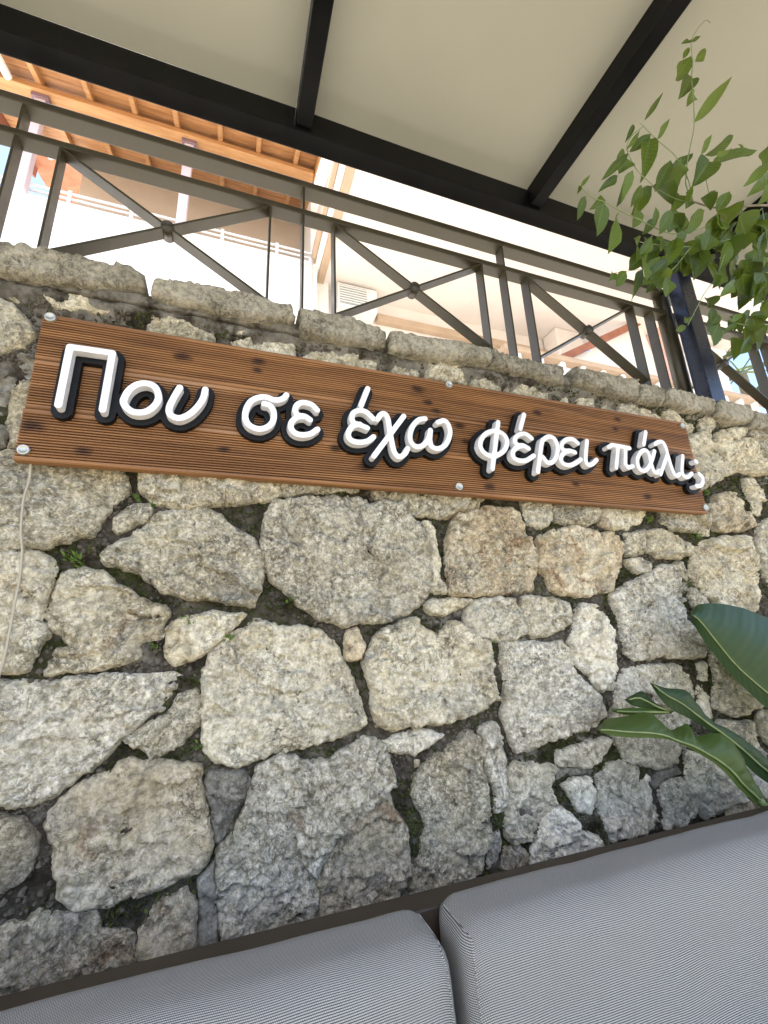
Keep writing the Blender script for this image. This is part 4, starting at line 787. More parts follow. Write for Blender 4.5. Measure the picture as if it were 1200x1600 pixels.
for poly, c in fill:
    test = [c] + poly + [((a[0] + c[0]) / 2, (a[1] + c[1]) / 2) for a in poly]
    if any(inside(x, z, s[2]) for s in STONES for x, z in test): continue
    if any(inside(x, z, poly) for s in STONES for x, z in s[2][::2]): continue
    if -0.75 < c[0] < 2.6 and c[1] > 0.9: continue
    if -0.52 < c[0] < 2.4 and c[1] > 0.60: continue
    if area(poly) < 0.004 or max(z for x, z in poly) > 2.24 or min(z for x, z in poly) < 0: continue
    kk += 1
    make_stone(poly, c, M[['c', 'c2', 'c', 'g', 't'][kk % 5]], 500 + kk, 0.05 + random.uniform(-.004, .006), 0.105, 0.014)

# mortar face: rough sheet, and the body of the wall behind it
nx, nz = 400, 170; X0, X1, Z0, Z1 = -2.2, 4.2, 0.0, 2.27
vs = []; fs = []
for j in range(nz + 1):
    for i in range(nx + 1):
        x = X0 + (X1 - X0) * i / nx; z = Z0 + (Z1 - Z0) * j / nz
        y = 0.073 + fbm(x * 14, z * 14, 4.2, 4) * 0.028 + fbm(x * 4, z * 4, 9.1, 2) * 0.018
        t = max(0.0, min(1.0, (z - 2.19) / 0.05)); 
        y -= 0.030 * t * (1 if z < 2.262 else 0)
        vs.append((x, y, z))
for j in range(nz):
    for i in range(nx):
        a = j * (nx + 1) + i; fs.append((a, a + 1, a + nx + 2, a + nx + 1))
mk('mortar', vs, fs, M['mortar'], wall, True)
box('wall_core', -8, 9, 0.13, 0.452, 0.003, 2.26, M['mortar'], wall, 0.0)
box('coping_bed', -8, 9, 0.035, 0.39, 2.262, 2.300, M['mortar'], wall, 0.006)
# loose soil and moss packed in the joints
polys = [np.array(s[2]) for s in STONES]
rs = np.random.default_rng(3)
pts = np.stack([rs.uniform(-0.8, 2.65, 42000), rs.uniform(0.55, 2.24, 42000)], 1)
ins = np.zeros(len(pts), bool)
for P_ in polys:
    lo, hi = P_.min(0), P_.max(0); cand = np.where((pts > lo).all(1) & (pts < hi).all(1) & ~ins)[0]
    if not len(cand): continue
    q = pts[cand]; cc = np.zeros(len(cand), bool); j = len(P_) - 1
    for i in range(len(P_)):
        a, b = P_[i], P_[j]
        if a[1] != b[1]:
            cc ^= ((a[1] > q[:, 1]) != (b[1] > q[:, 1])) & (q[:, 0] < (b[0] - a[0]) * (q[:, 1] - a[1]) / (b[1] - a[1]) + a[0])
        j = i
    ins[cand[cc]] = True
free = pts[~ins]
sg = (free[:, 0] > -0.49) & (free[:, 0] < 1.91) & (free[:, 1] > 1.74) & (free[:, 1] < 2.12)
free = free[~sg]
outl = np.concatenate([np.array([tuple(q) for q in resample(s[2], 0.012)]) for s in STONES])
clr = np.array([np.min(np.hypot(outl[:, 0] - x, outl[:, 1] - z)) for x, z in free])
chosen = []
for i in np.argsort(-clr):
    x, z = free[i]; r_ = min(clr[i] - 0.004, 0.032)
    if r_ < 0.0085 or len(chosen) >= 110: continue
    if z < 0.6 or z > 2.2 or x < -.75 or x > 2.6 or any(math.hypot(x - a, z - b) < (r_ + c_) * 0.92 for a, b, c_ in chosen): continue
    chosen.append((x, z, r_))
    if random.random() < 0.42: continue
    a0 = random.uniform(0, 6); st_ = random.uniform(.75, 1.25); rot = random.uniform(0, 3.1)
    pl = []
    for q in range(7):
        a_ = a0 + q / 7 * 6.283; rr_ = r_ * random.uniform(.72, 1.05); ux, uz = math.cos(a_) * rr_ * st_, math.sin(a_) * rr_ / st_
        pl.append((x + ux * math.cos(rot) - uz * math.sin(rot), z + ux * math.sin(rot) + uz * math.cos(rot)))
    make_stone(pl, (x, z), M[random.choice('ccgdm')], 2000 + len(chosen), 0.056, 0.105, 0.0042)
ICO = bmesh.new(); bmesh.ops.create_icosphere(ICO, subdivisions=1, radius=1.0)
iv = np.array([v.co[:] for v in ICO.verts]); ifc = [[v.index for v in f.verts] for f in ICO.faces]; ICO.free()
cv, cf, mv, mf = [], [], [], []
for x, z in free[:12000]:
    y = 0.073 + fbm(x * 14, z * 14, 4.2, 4) * 0.028 + fbm(x * 4, z * 4, 9.1, 2) * 0.018 - 0.030 * max(0.0, min(1.0, (z - 2.19) / 0.05))
    green = noise.noise(Vector((x * 4.5, z * 4.5, 2.2))) + random.uniform(-.25, .25) > 0.0
    if green:
        for _ in range(4):
            b = len(mv); r_ = random.uniform(.002, .004); ax = random.uniform(0, 6.28); L = random.uniform(.008, .02)
            ox, oz = random.uniform(-.008, .008), random.uniform(-.008, .008)
            d = Vector((random.uniform(-1, 1), -1.0, random.uniform(-.6, 1.1))).normalized() * L
            s_ = Vector((math.cos(ax), 0, math.sin(ax))) * r_
            pb = Vector((x + ox, y + .002, z + oz))
            mv += [pb - s_, pb + s_, pb + d * 0.6 + s_ * 0.9, pb + d]; mf += [(b, b + 1, b + 2), (b, b + 2, b + 3)]
    else:
        r_ = random.choice((.0025, .0035, .0045, .006, .008)); b = len(cv)
        J = iv * (1 + rs.uniform(-.35, .35, iv.shape)) * r_ + np.array((x, y - .001, z))
        cv += [tuple(q) for q in J]; cf += [[b + i for i in f] for f in ifc]
o = mk('soil_crumbs', cv, cf, M['crumb'], wall); o['kind'] = 'stuff'
o = mk('moss', mv, mf, M['moss'], wall); o['kind'] = 'stuff'

# coping row
for k, poly in enumerate(COPING):
    c = (sum(p[0] for p in poly) / len(poly), sum(p[1] for p in poly) / len(poly))
    make_stone(poly, c, M['k'], 900 + k, 0.0 + random.uniform(-.006, .008), 0.40, 0.0075, 0.26, 'coping_stone', wall, 0.4)
for s_, xs in ((-1, (-1.55, -2.3)), (1, (3.0, 3.6))):
    for q, x in enumerate(xs):
        make_stone([(x - .3, 2.255), (x + .34, 2.25), (x + .33, 2.33), (x - .29, 2.335)], (x + .02, 2.29), M['k'], 950 + q + s_, 0.0, 0.40, 0.016, 0.6, 'coping_stone', wall, 0.6)

# ---------------------------------------------------------------- sign
SX0, SX1, SZ0, SZ1 = -0.513, 1.937, 1.7125, 2.1475
sign = thing('wooden_sign', 'long reddish timber board with raised white Greek lettering on the stone wall', 'sign', ((SX0 + SX1) / 2, 0.014, SZ0))
H3 = (SZ1 - SZ0) / 3
for k in range(3):
    z0 = SZ0 + k * H3 + 0.0007; z1 = SZ0 + (k + 1) * H3 - 0.0007
    prof = [(0.028, z0), (0.003, z0), (0.0, z0 + .003)]
    m0, m1 = z0 + 0.010, z1 - 0.010; nr = 16; pw = (m1 - m0) / nr
    for i in range(nr):
        a = m0 + i * pw
        prof += [(0.0, a), (0.0075, a + pw * .10), (0.0075, a + pw * .42), (0.0, a + pw * .52), (-.0004, a + pw * .75)]
    prof += [(0.0, m1), (0.0, z1 - .003), (0.003, z1), (0.028, z1)]
    n = len(prof); x0, x1 = SX0 + (0.0, .002, 0.001)[k], SX1 - (0.002, 0.0, .001)[k]
    vs = [(x0, y, z) for y, z in prof] + [(x1, y, z) for y, z in prof]
    fs = [(i, i + 1, n + i + 1, n + i) for i in range(n - 1)] + [(n - 1, 0, n, 2 * n - 1), tuple(range(n))[::-1], tuple(range(n, 2 * n))]
    mk('plank', vs, fs, M['deck'], sign)

def contours(strokes, rad, res):
    """outline loops of everything within rad of the strokes (marching squares)"""
    P = np.array([q for s in strokes for q in s]); lo = P.min(0) - rad - 3 * res; hi = P.max(0) + rad + 3 * res
    nx_, nz_ = (np.ceil((hi - lo) / res)).astype(int) + 1
    gx = lo[0] + np.arange(nx_) * res; gz = lo[1] + np.arange(nz_) * res
    Xg, Zg = np.meshgrid(gx, gz, indexing='ij'); D = np.full(Xg.shape, 9.0)
    for s in strokes:
        for a, b in zip(s[:-1], s[1:]):
            ax, az = a; dx, dz = b[0] - ax, b[1] - az; L2 = dx * dx + dz * dz + 1e-12
            t = np.clip(((Xg - ax) * dx + (Zg - az) * dz) / L2, 0, 1)
            D = np.minimum(D, np.hypot(Xg - ax - t * dx, Zg - az - t * dz))
    F = rad - D
    seg = {}
    def ep(i, j, k, l):
        f0, f1 = F[i, j], F[k, l]; t = f0 / (f0 - f1)
        return (gx[i] + (gx[k] - gx[i]) * t, gz[j] + (gz[l] - gz[j]) * t)
    ins_ = F > 0
    ii, jj = np.where((ins_[:-1, :-1].astype(int) + ins_[1:, :-1] + ins_[:-1, 1:] + ins_[1:, 1:]) % 4 != 0)
    nxt = {}; pos = {}
    for i, j in zip(ii, jj):
        cs = [(i, j), (i + 1, j), (i + 1, j + 1), (i, j + 1)]; st = [ins_[c] for c in cs]; cr_in = []; cr_out = []
        for e in range(4):
            a, b = cs[e], cs[(e + 1) % 4]
            if st[e] != st[(e + 1) % 4]:
                key = tuple(sorted((a, b))); pos[key] = ep(*key[0], *key[1])
                (cr_out if st[e] else cr_in).append(key)
        for a, b in zip(cr_out, cr_in): nxt[a] = b
    loops = []
    while nxt:
        s = next(iter(nxt)); L = []; k = s
        while k in nxt: L.append(pos[k]); k = nxt.pop(k)
        if len(L) > 6: loops.append(L)
    return loops
def solid(name, strokes, rad, y_front, y_back, bevel, mat, parent, res=0.0016):
    cu = bpy.data.curves.new(name, 'CURVE'); cu.dimensions = '2D'; cu.fill_mode = 'BOTH'
    d = (y_back - y_front) / 2; cu.extrude = d - bevel; cu.bevel_depth = bevel; cu.bevel_resolution = 1; cu.offset = -bevel
    for L in contours(strokes, rad, res):
        L2 = [Vector(p) for p in L]
        L2 = relax(L2, 2)[::2]
        sp = cu.splines.new('POLY'); sp.points.add(len(L2) - 1); sp.use_cyclic_u = True
        for q, v in zip(sp.points, L2): q.co = (v.x, v.y, 0, 1)
    tmp = bpy.data.objects.new('tmp', cu); col.objects.link(tmp)
    dg = bpy.context.evaluated_depsgraph_get()
    me = bpy.data.meshes.new_from_object(tmp.evaluated_get(dg))
    ym = (y_front + y_back) / 2
    vs = [(v.co.x, ym - v.co.z, v.co.y) for v in me.vertices]; fs = [tuple(p.vertices) for p in me.polygons]
    bpy.data.objects.remove(tmp); bpy.data.curves.remove(cu); bpy.data.meshes.remove(me)
    bm = bmesh.new(); bv = [bm.verts.new(v) for v in vs]
    for f in fs:
        try: bm.faces.new([bv[i] for i in f])
        except ValueError: pass
    bmesh.ops.remove_doubles(bm, verts=list(bm.verts), dist=1e-5)
    bmesh.ops.recalc_face_normals(bm, faces=list(bm.faces))
    return from_bm(name, bm, mat, parent)
def sm(s):
    if len(s) < 3 : return s
    return [tuple(v) for v in spline([(a, b, 0) for a, b in s], 5)]
def sm2(s): return [(p[0], p[1]) for p in sm(s)]
WORDS = {}
for wd, nm, ss in LETTERS:
    S = [s if nm == 'pi' else sm2(s) for s in ss]
    rr = 0.0088
    if nm == 'question_mark':
        solid('letter', S[:1], rr * 1.15, -0.046, -0.0195, 0.0007, M['white'], sign); solid('letter', S[1:], rr, -0.046, -0.0195, 0.0007, M['white'], sign)
    elif (nm == 'epsilon' and len(S) == 3) or nm == 'alpha':
        solid('letter', S[:-1], rr, -0.046, -0.0195, 0.0007, M['white'], sign); solid('accent', S[-1:], rr, -0.0461, -0.0195, 0.0007, M['white'], sign)
    else:
        solid('letter', S, rr, -0.046, -0.0195, 0.0007, M['white'], sign)
    WORDS.setdefault(wd, []).extend(S)
for wd, S in WORDS.items():
    solid('letter_backing', S, 0.0245, -0.0195 + .0004, 0.0003, 0.0009, M['black'], sign, 0.0022)
for x, z in CAPS:
    b = bmesh.new()
    prof = [(0.0, -0.0055), (0.0080, -0.0058), (0.0095, -0.0078), (0.0115, -0.0083), (0.0132, -0.0075), (0.0136, -0.005), (0.0136, 0.001)]
    vs = []; fs = []; n = 28
    for r_, y in prof:
        for k in range(n):
            a = 2 * math.pi * k / n; vs.append((x + r_ * math.cos(a), y, z + r_ * math.sin(a)))
    for i in range(len(prof) - 1):
        for k in range(n): fs.append((i * n + k, (i + 1) * n + k, (i + 1) * n + (k + 1) % n, i * n + (k + 1) % n))
    b.free(); mk('screw_cap', vs, fs, M['zinc'], sign, True)

cpts = [(x, 0.026 + 0.004 * math.sin(i * 1.7), z) for i, (x, z) in enumerate(CABLE)]
tag(tube('cable', cpts, 0.0028, M['cable'], None, 8), 'thin beige cable hanging down the stone wall from the sign', 'cable')

# ---------------------------------------------------------------- railing on the wall
rail = thing('metal_railing', 'taupe flat bar metal railing with crossed panels along the wall top', 'railing', (0.8, 0.15, 2.30))
RZ = 1.25
box('handrail', -3.2, 4.6, 0.118, 0.182, RZ + 1.792, RZ + 1.822, M['taupe'], rail, 0.004)
box('lower_rail', -3.2, 4.6, 0.1215, 0.1785, RZ + 1.648, RZ + 1.674, M['taupe'], rail, 0.003)
PER = 0.949; C0 = 0.211
zc = RZ + 1.425
for k in range(-3, 4):
    xc = C0 + PER * k
    if k == 2: off = (-.155, -.015)
    else: off = (-.128, 0.0, .126)
    for q, dx in enumerate(off):
        ztop = RZ + (1.79 if dx == 0.0 else 1.648)
        box('baluster', xc + dx - .004, xc + dx + .004, 0.124, 0.176, 2.28, ztop, M['taupe'], rail, 0.001)
    xa, xb = xc + .130, xc + PER - .132; za, zb = RZ + 1.205, RZ + 1.648
    if k == 1: xb -= .03
    if k == 2: xa += .02
    y = 0.150
    bar('cross_bar', (xa, y, zb), (xb, y, za), 0.048, 0.009, M['taupe'], rail, (0, 0, 1), 0.001)
    for (p0, p1) in (((xa, za), (.5, .5)), ((.5, .5), (xb, zb))):
        a = (xa, za) if p0 == (xa, za) else ((xa + xb) / 2, (za + zb) / 2); b_ = (xb, zb) if p1 == (xb, zb) else ((xa + xb) / 2, (za + zb) / 2)
        bar('cross_bar', (a[0], y, a[1]), (b_[0], y, b_[1]), 0.048, 0.0086, M['taupe'], rail, (0, 0, 1), 0.001)
    tube('boss', [((xa + xb) / 2, y - .028, (za + zb) / 2), ((xa + xb) / 2, y + .028, (za + zb) / 2)], 0.021, M['taupe'], rail, 20, 1.0, False)
tube('round_post', [(2.222, 0.150, 2.28), (2.222, 0.150, RZ + 1.783)], 0.038, M['taupe'], rail, 24, 1.0, False)

# ---------------------------------------------------------------- canopy
can = thing('canopy', 'black steel canopy with cream cloth ceiling over the terrace', 'canopy', (2.23, 0.05, 2.33))
BZ = RZ + 1.918
box('beam', -5, 3.9, 0.002, 0.078, BZ, BZ + 0.150, M['cblack'], can, 0.004)
box('beam_flange', -5, 3.9, 0.0775, 0.083, BZ + 0.02, BZ + 0.14, M['cblack'], can, 0.001)
rx = [0.157 + 1.093 * k + (.05 if k == 2 else 0) for k in range(-4, 4)]
for x in rx:
    box('rafter', x, x + 0.062, -1.6, 0.0015, RZ + 1.936, RZ + 2.062, M['cblack'], can, 0.004)
box('post', 2.180, 2.282, 0.004, 0.076, 2.30, BZ + .001, M['cpost'], can, 0.004)
for x0 in (-4.9, 3.75):
    for y0 in (-1.6,):
        box('post', x0, x0 + .1, y0, y0 + .1, 0.0, BZ, M['cblack'], can, 0.004)
box('outer_beam', -5, 3.9, -1.70, -1.605, BZ, BZ + 0.15, M['cblack'], can, 0.004)
ed = [-5.0] + rx + [3.9]
for i in range(len(ed) - 1):
    a, b_ = ed[i] + (0.0625 if i else 0), ed[i + 1] - .0005
    # each bay of cloth sags a few millimetres between the rafters
    n1, n2 = 14, 30; vs = []; fs = []
    for s_ in (0, 1):
        for j in range(n2 + 1):
            for q in range(n1 + 1):
                u, v = q / n1, j / n2
                zz = RZ + 2.034 - 0.012 * math.sin(math.pi * u) * (0.4 + 0.6 * math.sin(math.pi * v)) + 0.002 * s_
                vs.append((a + (b_ - a) * u, 0.0015 - 1.60 * v, zz))
    K = (n1 + 1) * (n2 + 1)
    for s_ in (0, 1):
        for j in range(n2):
            for q in range(n1):
                t = s_ * K + j * (n1 + 1) + q; f = (t, t + 1, t + n1 + 2, t + n1 + 1); fs.append(f if s_ == 0 else f[::-1])
    mk('ceiling_panel', vs, fs, M['lining'], can, True)

# ---------------------------------------------------------------- sofa
sofa = thing('garden_sofa', 'grey woven outdoor sofa with dark brown frame below the sign', 'sofa', (0.4, -0.5, 0.0))
ST = RZ - 0.522
box('back_rail', -1.30, 2.10, -0.262, -0.197, ST - 0.06, ST, M['sframe'], sofa, 0.004)
box('back_panel', -1.295, 2.095, -0.258, -0.235, 0.12, ST - 0.061, M['sframe'], sofa, 0.003)
RINGS = []
def cushion(name, x0, x1, y0, y1, z0, z1, lean, r_=0.03, puff=0.02, seg=(70, 14, 36)):
    """a stuffed rounded block; returns verts, faces, uv"""
    vs = []; fs = []; uv = []; idx = {}
    nx_, ny_, nz_ = seg
    hx, hy, hz = (x1 - x0) / 2, (y1 - y0) / 2, (z1 - z0) / 2; cx, cy, cz = (x0 + x1) / 2, (y0 + y1) / 2, (z0 + z1) / 2
    def add(i, j, k, face):
        p = Vector(((i / nx_ * 2 - 1) * hx, (j / ny_ * 2 - 1) * hy, (k / nz_ * 2 - 1) * hz))
        q = Vector((max(-hx + r_, min(hx - r_, p.x)), max(-hy + r_, min(hy - r_, p.y)), max(-hz + r_, min(hz - r_, p.z))))
        d = p - q
        if d.length > 1e-9: p = q + d.normalized() * r_
        fx = max(0, 1 - (p.x / hx) ** 4); fy = max(0, 1 - (p.y / hy) ** 4); fz = max(0, 1 - (p.z / hz) ** 4)
        p2 = p.copy()
        p2.y += math.copysign(puff * fx * fz, p.y) * abs(p.y / hy)
        p2.z += math.copysign(puff * 0.5 * fx * fy, p.z) * abs(p.z / hz)
        p2.x += math.copysign(puff * 0.3 * fy * fz, p.x) * abs(p.x / hx)
        w_ = Vector((cx, cy, cz)) + p2
        w_.y += lean * (w_.z - z1)
        w_.z += fbm(w_.x * 5, w_.y * 9, w_.z * 5, 2) * 0.006; w_.y += fbm(w_.x * 6 + 5, w_.z * 7, 2.0, 2) * 0.005
        ed_ = hx - abs(p.x); pk = math.exp(-ed_ / 0.03)
        w_ += Vector((0, 1, 0.7)) * (pk * 0.0022 * noise.noise(Vector((p.x * 8, p.y * 55, p.z * 55))))
        w_.y += 0.004 * noise.noise(Vector((p.x * 9 + p.z * 6, p.z * 3, 4.4)))
        u = (p.x, p.z + p.y + hy) if face in 'yz' else (p.y, p.z)
        vs.append(w_); uv.append(u); return len(vs) - 1
    def patch(face, A, B, fn, flip):
        g_ = [[fn(a, b, face) for b in range(B + 1)] for a in range(A + 1)]
        for a in range(A):
            for b in range(B):
                f = (g_[a][b], g_[a + 1][b], g_[a + 1][b + 1], g_[a][b + 1]); fs.append(f[::-1] if flip else f)
    patch('y', nx_, nz_, lambda a, b, f: add(a, 0, b, f), False); patch('y', nx_, nz_, lambda a, b, f: add(a, ny_, b, f), True)
    patch('z', nx_, ny_, lambda a, b, f: add(a, b, nz_, f), False); patch('z', nx_, ny_, lambda a, b, f: add(a, b, 0, f), True)
    RINGS.clear()
    for e_ in (0, nx_):
        per = [(j, 0) for j in range(ny_)] + [(ny_, k) for k in range(nz_)] + [(j, nz_) for j in range(ny_, 0, -1)] + [(0, k) for k in range(nz_, -1, -1)]
        RINGS.append([vs_at for vs_at in (vs[add(e_, j, k, 'x')] for j, k in per)]); del vs[-len(per):]; del uv[-len(per):]
    patch('x', ny_, nz_, lambda a, b, f: add(nx_, a, b, f), False); patch('x', ny_, nz_, lambda a, b, f: add(0, a, b, f), True)
    return vs, fs, uv
for x0, x1, dz in ((-1.27, 0.404, 0.010), (0.432, 2.07, 0.016)):
    vs, fs, uv = cushion('c', x0, x1, -0.400, -0.244, 0.36, ST + dz + 0.004, 0.16, 0.044, 0.014, (120, 16, 40))
    cu_ = mk('back_cushion', vs, fs, M['cloth'], sofa, True, uv)
    for ring in RINGS:
        v2, f2 = tube_geo(ring, 0.0019, 6)
        mk('piping', v2, f2, M['cloth'], cu_, True, [(p[1], p[2]) for p in v2])
for x0, x1 in ((-1.24, 0.41), (0.425, 2.05)):
    vs, fs, uv = cushion('s', x0, x1, -1.02, -0.41, 0.27, 0.40, 0.0, 0.035, 0.02, (50, 26, 8))
    mk('seat_cushion', vs, fs, M['cloth'], sofa, True, uv)
box('seat_frame', -1.30, 2.10, -1.05, -0.263, 0.18, 0.262, M['sframe'], sofa, 0.004)
for x in (-1.28, 0.37, 2.02):
    for y in (-1.03, -0.33): box('leg', x, x + .06, y, y + .06, 0.0, 0.1795, M['sframe'], sofa, 0.003)

# ---------------------------------------------------------------- plants
def leaf_mesh(name, fold, curl, twist, mat, n=7):
    vs = []; fs = []; uv = []
    for i in range(n + 1):
        t = i / n; w_ = 0.5 * (math.sin(math.pi * min(1, t * 1.02) ** 0.82)) ** 0.85 * (1 - 0.12 * t)
        if i == n: w_ = 0.004
        if i == 0: w_ = 0.02
        tw = twist * (t - 0.5); cz = -curl * (t - .3) ** 2 + 0.1 * curl
        for s_ in (-1, -.5, 0, .5, 1):
            x = s_ * w_; z = abs(s_) * w_ * fold + 0.03 * math.sin(t * 15 + s_ * 2) * abs(s_)
            vs.append((x * math.cos(tw) - z * math.sin(tw), t, (x * math.sin(tw) + z * math.cos(tw)) + 0.0)); 
            vs[-1] = (vs[-1][0], vs[-1][1], vs[-1][2]); uv.append((0.5 + s_ * 0.5, t))
    for i in range(n):
        for k in range(4): a = i * 5 + k; fs.append((a, a + 1, a + 6, a + 5))
    me = bpy.data.meshes.new(name); me.from_pydata(vs, [], fs)
    ul = me.uv_layers.new(name='UVMap')
    for l in me.loops: ul.data[l.index].uv = uv[l.vertex_index]
    me.polygons.foreach_set('use_smooth', [True] * len(me.polygons)); me.materials.append(mat)
    return me, curl
vine = thing('climbing_shrub', 'leafy green climber reaching in from the right below the canopy', 'climbing plant', (2.45, -0.75, 0.0))
LM = [leaf_mesh('vine_leaf', f, c, t, M['vleaf']) for f, c, t in ((0.25, .9, .5), (0.6, .3, -.9), (0.12, 1.4, 1.2), (0.9, .6, .2), (0.45, -.8, -1.5), (0.3, 1.8, .3), (1.1, .2, .8))]
for me, c in LM:   # bend along the blade, in length units
    for v in me.vertices: v.co.z += -c * 0.25 * math.sin(v.co.y * 2.2)
ft = bpy.data.objects
rv = random.Random(11)
def put_leaf(me, base, tip, width, parent, name='leaf', face=None):
    b, t = Vector(base), Vector(tip); d = t - b; L = d.length; d.normalize()
    nrm = Vector((rv.uniform(-.6, .6), -1, rv.uniform(-.9, .5))) if face is None else Vector(face)
    s_ = d.cross(nrm).normalized(); n_ = s_.cross(d)
    Mx = Matrix((s_ * width * 1.2, d * L, n_ * width * 1.2)).transposed().to_4x4(); Mx.translation = b - WORLD[parent]
    o = bpy.data.objects.new(name, me); col.objects.link(o); o.parent = parent; o.matrix_basis = Mx
    return o
for i, (b, t, w_) in enumerate(VINE_LEAVES):
    put_leaf(LM[i % len(LM)][0], b, t, w_, vine)
for pts, w_ in VINE_STEMS:
    tube('branch', pts, max(w_, .0009), M['bark'] if w_ > .0016 else M['greenstem'], vine, 8, 0.55)
# more foliage of the same shrub towards its trunk, right of the photograph
for i in range(60):
    x = rv.uniform(1.45, 2.5); z = rv.uniform(2.0, 2.9); y = rv.uniform(-.95, -.55)
    d = Vector((rv.uniform(-1, .4), rv.uniform(-.4, .4), rv.uniform(-1, .3))).normalized() * rv.uniform(.04, .075)
    put_leaf(LM[i % len(LM)][0], (x, y, z), Vector((x, y, z)) + d, rv.uniform(.014, .026), vine)
e0 = Vector(VINE_STEMS[0][0][0])
tube('trunk', [(2.45, -0.75, 0.0), (2.48, -.77, 1.0), (2.40, -.74, 1.6), tuple(e0.lerp(Vector((2.4, -.75, 1.9)), .4)), tuple(e0)], 0.022, M['bark'], vine, 10, 0.4)

ban = thing('bird_of_paradise_plant', 'dark green broad leaf plant standing between the sofa and the wall', 'plant', (2.05, -0.12, 0.0))
def blade(name, secs, mat, parent, sub=4):
    rows = []
    U = spline([s[0] for s in secs], sub); Mi = spline([s[1] for s in secs], sub); Lo = spline([s[2] for s in secs], sub)
    vs = []; uv = []; fs = []; n = len(U); W_ = 6
    for i in range(n):
        row = [U[i].lerp(Mi[i], k / W_) for k in range(W_)] + [Mi[i].lerp(Lo[i], k / 3) for k in range(4)]
        wid = (U[i] - Lo[i]).length
        for k, q in enumerate(row):
            s_ = k / W_ if k <= W_ else 1 - 0
            bow = 0.10 * wid * math.sin(math.pi * min(1.0, k / W_)) 
            rip = 0.0025 * math.sin(i * 1.9 + k * .5) * (1 if k < W_ else 0)
            vs.append((q.x, q.y - bow + rip, q.z)); uv.append(((0.5 * k / W_) if k <= W_ else 0.5 + 0.5 * (k - W_) / 3, i / n * 2.0))
    m = W_ + 4
    for i in range(n - 1):
        for k in range(m - 1):
            a = i * m + k; fs.append((a, a + 1, a + m + 1, a + m))
    o = mk(name, vs, fs, mat, parent, True, uv)
    # the rib is a raised cord along the blade
    rib = [(q.x, q.y - 0.004, q.z) for q in Mi[1:-1:2]]
    v2, f2 = tube_geo(rib, 0.0022, 6, 1.7)
    mk('midrib', v2, f2, M['greenstem'], o, True)
    return o, Mi
for nm, secs in BANANA_LEAVES:
    o, Mi = blade('leaf', secs, M['bpale'] if nm in ('pale', 'shred') else M['bleaf'], ban)
    if nm in ('big', 'torn', 'pale'):
        e = Mi[-1]; q = {'big': (2.12, -.14, 0.0), 'torn': (2.05, -.10, 0.0), 'pale': (1.98, -.13, 0.0)}[nm]
        tube('leaf_stalk', [tuple(Mi[-3]), tuple(e), tuple(e.lerp(Vector(q), .35) + Vector((.03, 0, .02))), q], 0.009, M['greenstem'], ban, 8, 1.5)

# weeds rooted in the joints: each a small tuft
places = ['below the left end of the sign', 'beside the small stone below the sign', 'above the large pale stone below the sign', 'in the dark joint at the left', 'low in the dark joint at the left', 'on the wedge shaped stone', 'low on the wedge shaped stone', 'at the tip of the wedge shaped stone', 'at the lower left of the big grey stone', 'right of the large pale stone', 'below the blue grey stone', 'right under the sign near its right end', 'below the right corner of the sign', 'right of the sign end', 'under the wedge beside the tall pale stone', 'left of the wedge shaped stone', 'under the coping above the sign', 'at the far right edge of the wall', 'right of the stone with the rusty stain']
for k, (x, z, s_) in enumerate(WEEDS):
    vs = []; fs = []; r3 = random.Random(40 + k)
    for q in range(16):
        b = Vector((x + r3.uniform(-.4, .4) * s_, 0.07, z + r3.uniform(-.4, .2) * s_))
        d = Vector((r3.uniform(-.8, .8), r3.uniform(-1.4, -.5), r3.uniform(-.2, 1.0))).normalized() * s_ * r3.uniform(.5, 1.1)
        sd_ = d.cross(Vector((r3.uniform(-1, 1), .3, r3.uniform(-1, 1)))).normalized() * s_ * r3.uniform(.10, .2)
        i = len(vs); vs += [b, b + d * .45 + sd_, b + d, b + d * .45 - sd_, b + d * .5 + Vector((0, -.002, .003))]; fs += [(i, i + 1, i + 4), (i + 1, i + 2, i + 4), (i + 2, i + 3, i + 4), (i + 3, i, i + 4)]
    tag(mk('weed', vs, fs, M['weed'], None), 'small green weed tuft ' + places[k], 'weed', 'weeds growing in the wall joints')

# ---------------------------------------------------------------- house with the timber eaves
def D(d): return d - 1.25        # distance from the camera plane to y
hA = thing('balcony_house', 'white house with balcony under a varnished timber roof behind the railing', 'house', (-1.2, D(6.5), 2.18))
box('parapet', -3.3, 0.95, D(4.9), D(5.08), 2.2, RZ + 4.98, M['render_white'], hA, 0.01)
box('coping_ledge', -3.34, 0.94, D(4.86), D(5.12), RZ + 4.982, RZ + 5.03, M['render_white'], hA, 0.008)
box('balcony_floor', -3.3, 0.95, D(5.085), D(6.0), RZ + 3.8, RZ + 4.0, M['render_white'], hA, 0.0)
box('back_wall', -2.35, 1.2, D(6.02), D(6.3), RZ + 1.0, RZ + 7.05, M['render_beige'], hA, 0.0)
box('side_wall', 0.90, 1.16, D(5.14), D(6.0), RZ + 1.0, RZ + 7.4, M['render_white'], hA, 0.0)
for x in (-2.42, -0.78):
    box('balcony_post', x - .055, x + .055, D(4.76), D(4.86), RZ + 4.98, RZ + 6.37, M['lilac'], hA, 0.006)
    box('post_bracket', x - .09, x + .09, D(4.74), D(4.88), RZ + 6.372, RZ + 6.43, M['purple'], hA, 0.004)
bm = bmesh.new()
for zz in (5.14, 5.22): bm_box(bm, -3.3, 0.89, D(4.92), D(4.945), RZ + zz, RZ + zz + .03, 0.006)
from_bm('balcony_rail', bm, M['pipe_white'], hA)
for x in (-2.9, -2.0, -1.35, -0.3, 0.4):
    box('rail_post', x - .02, x + .02, D(4.905), D(4.919), RZ + 5.031, RZ + 5.26, M['pipe_white'], hA, 0.004)
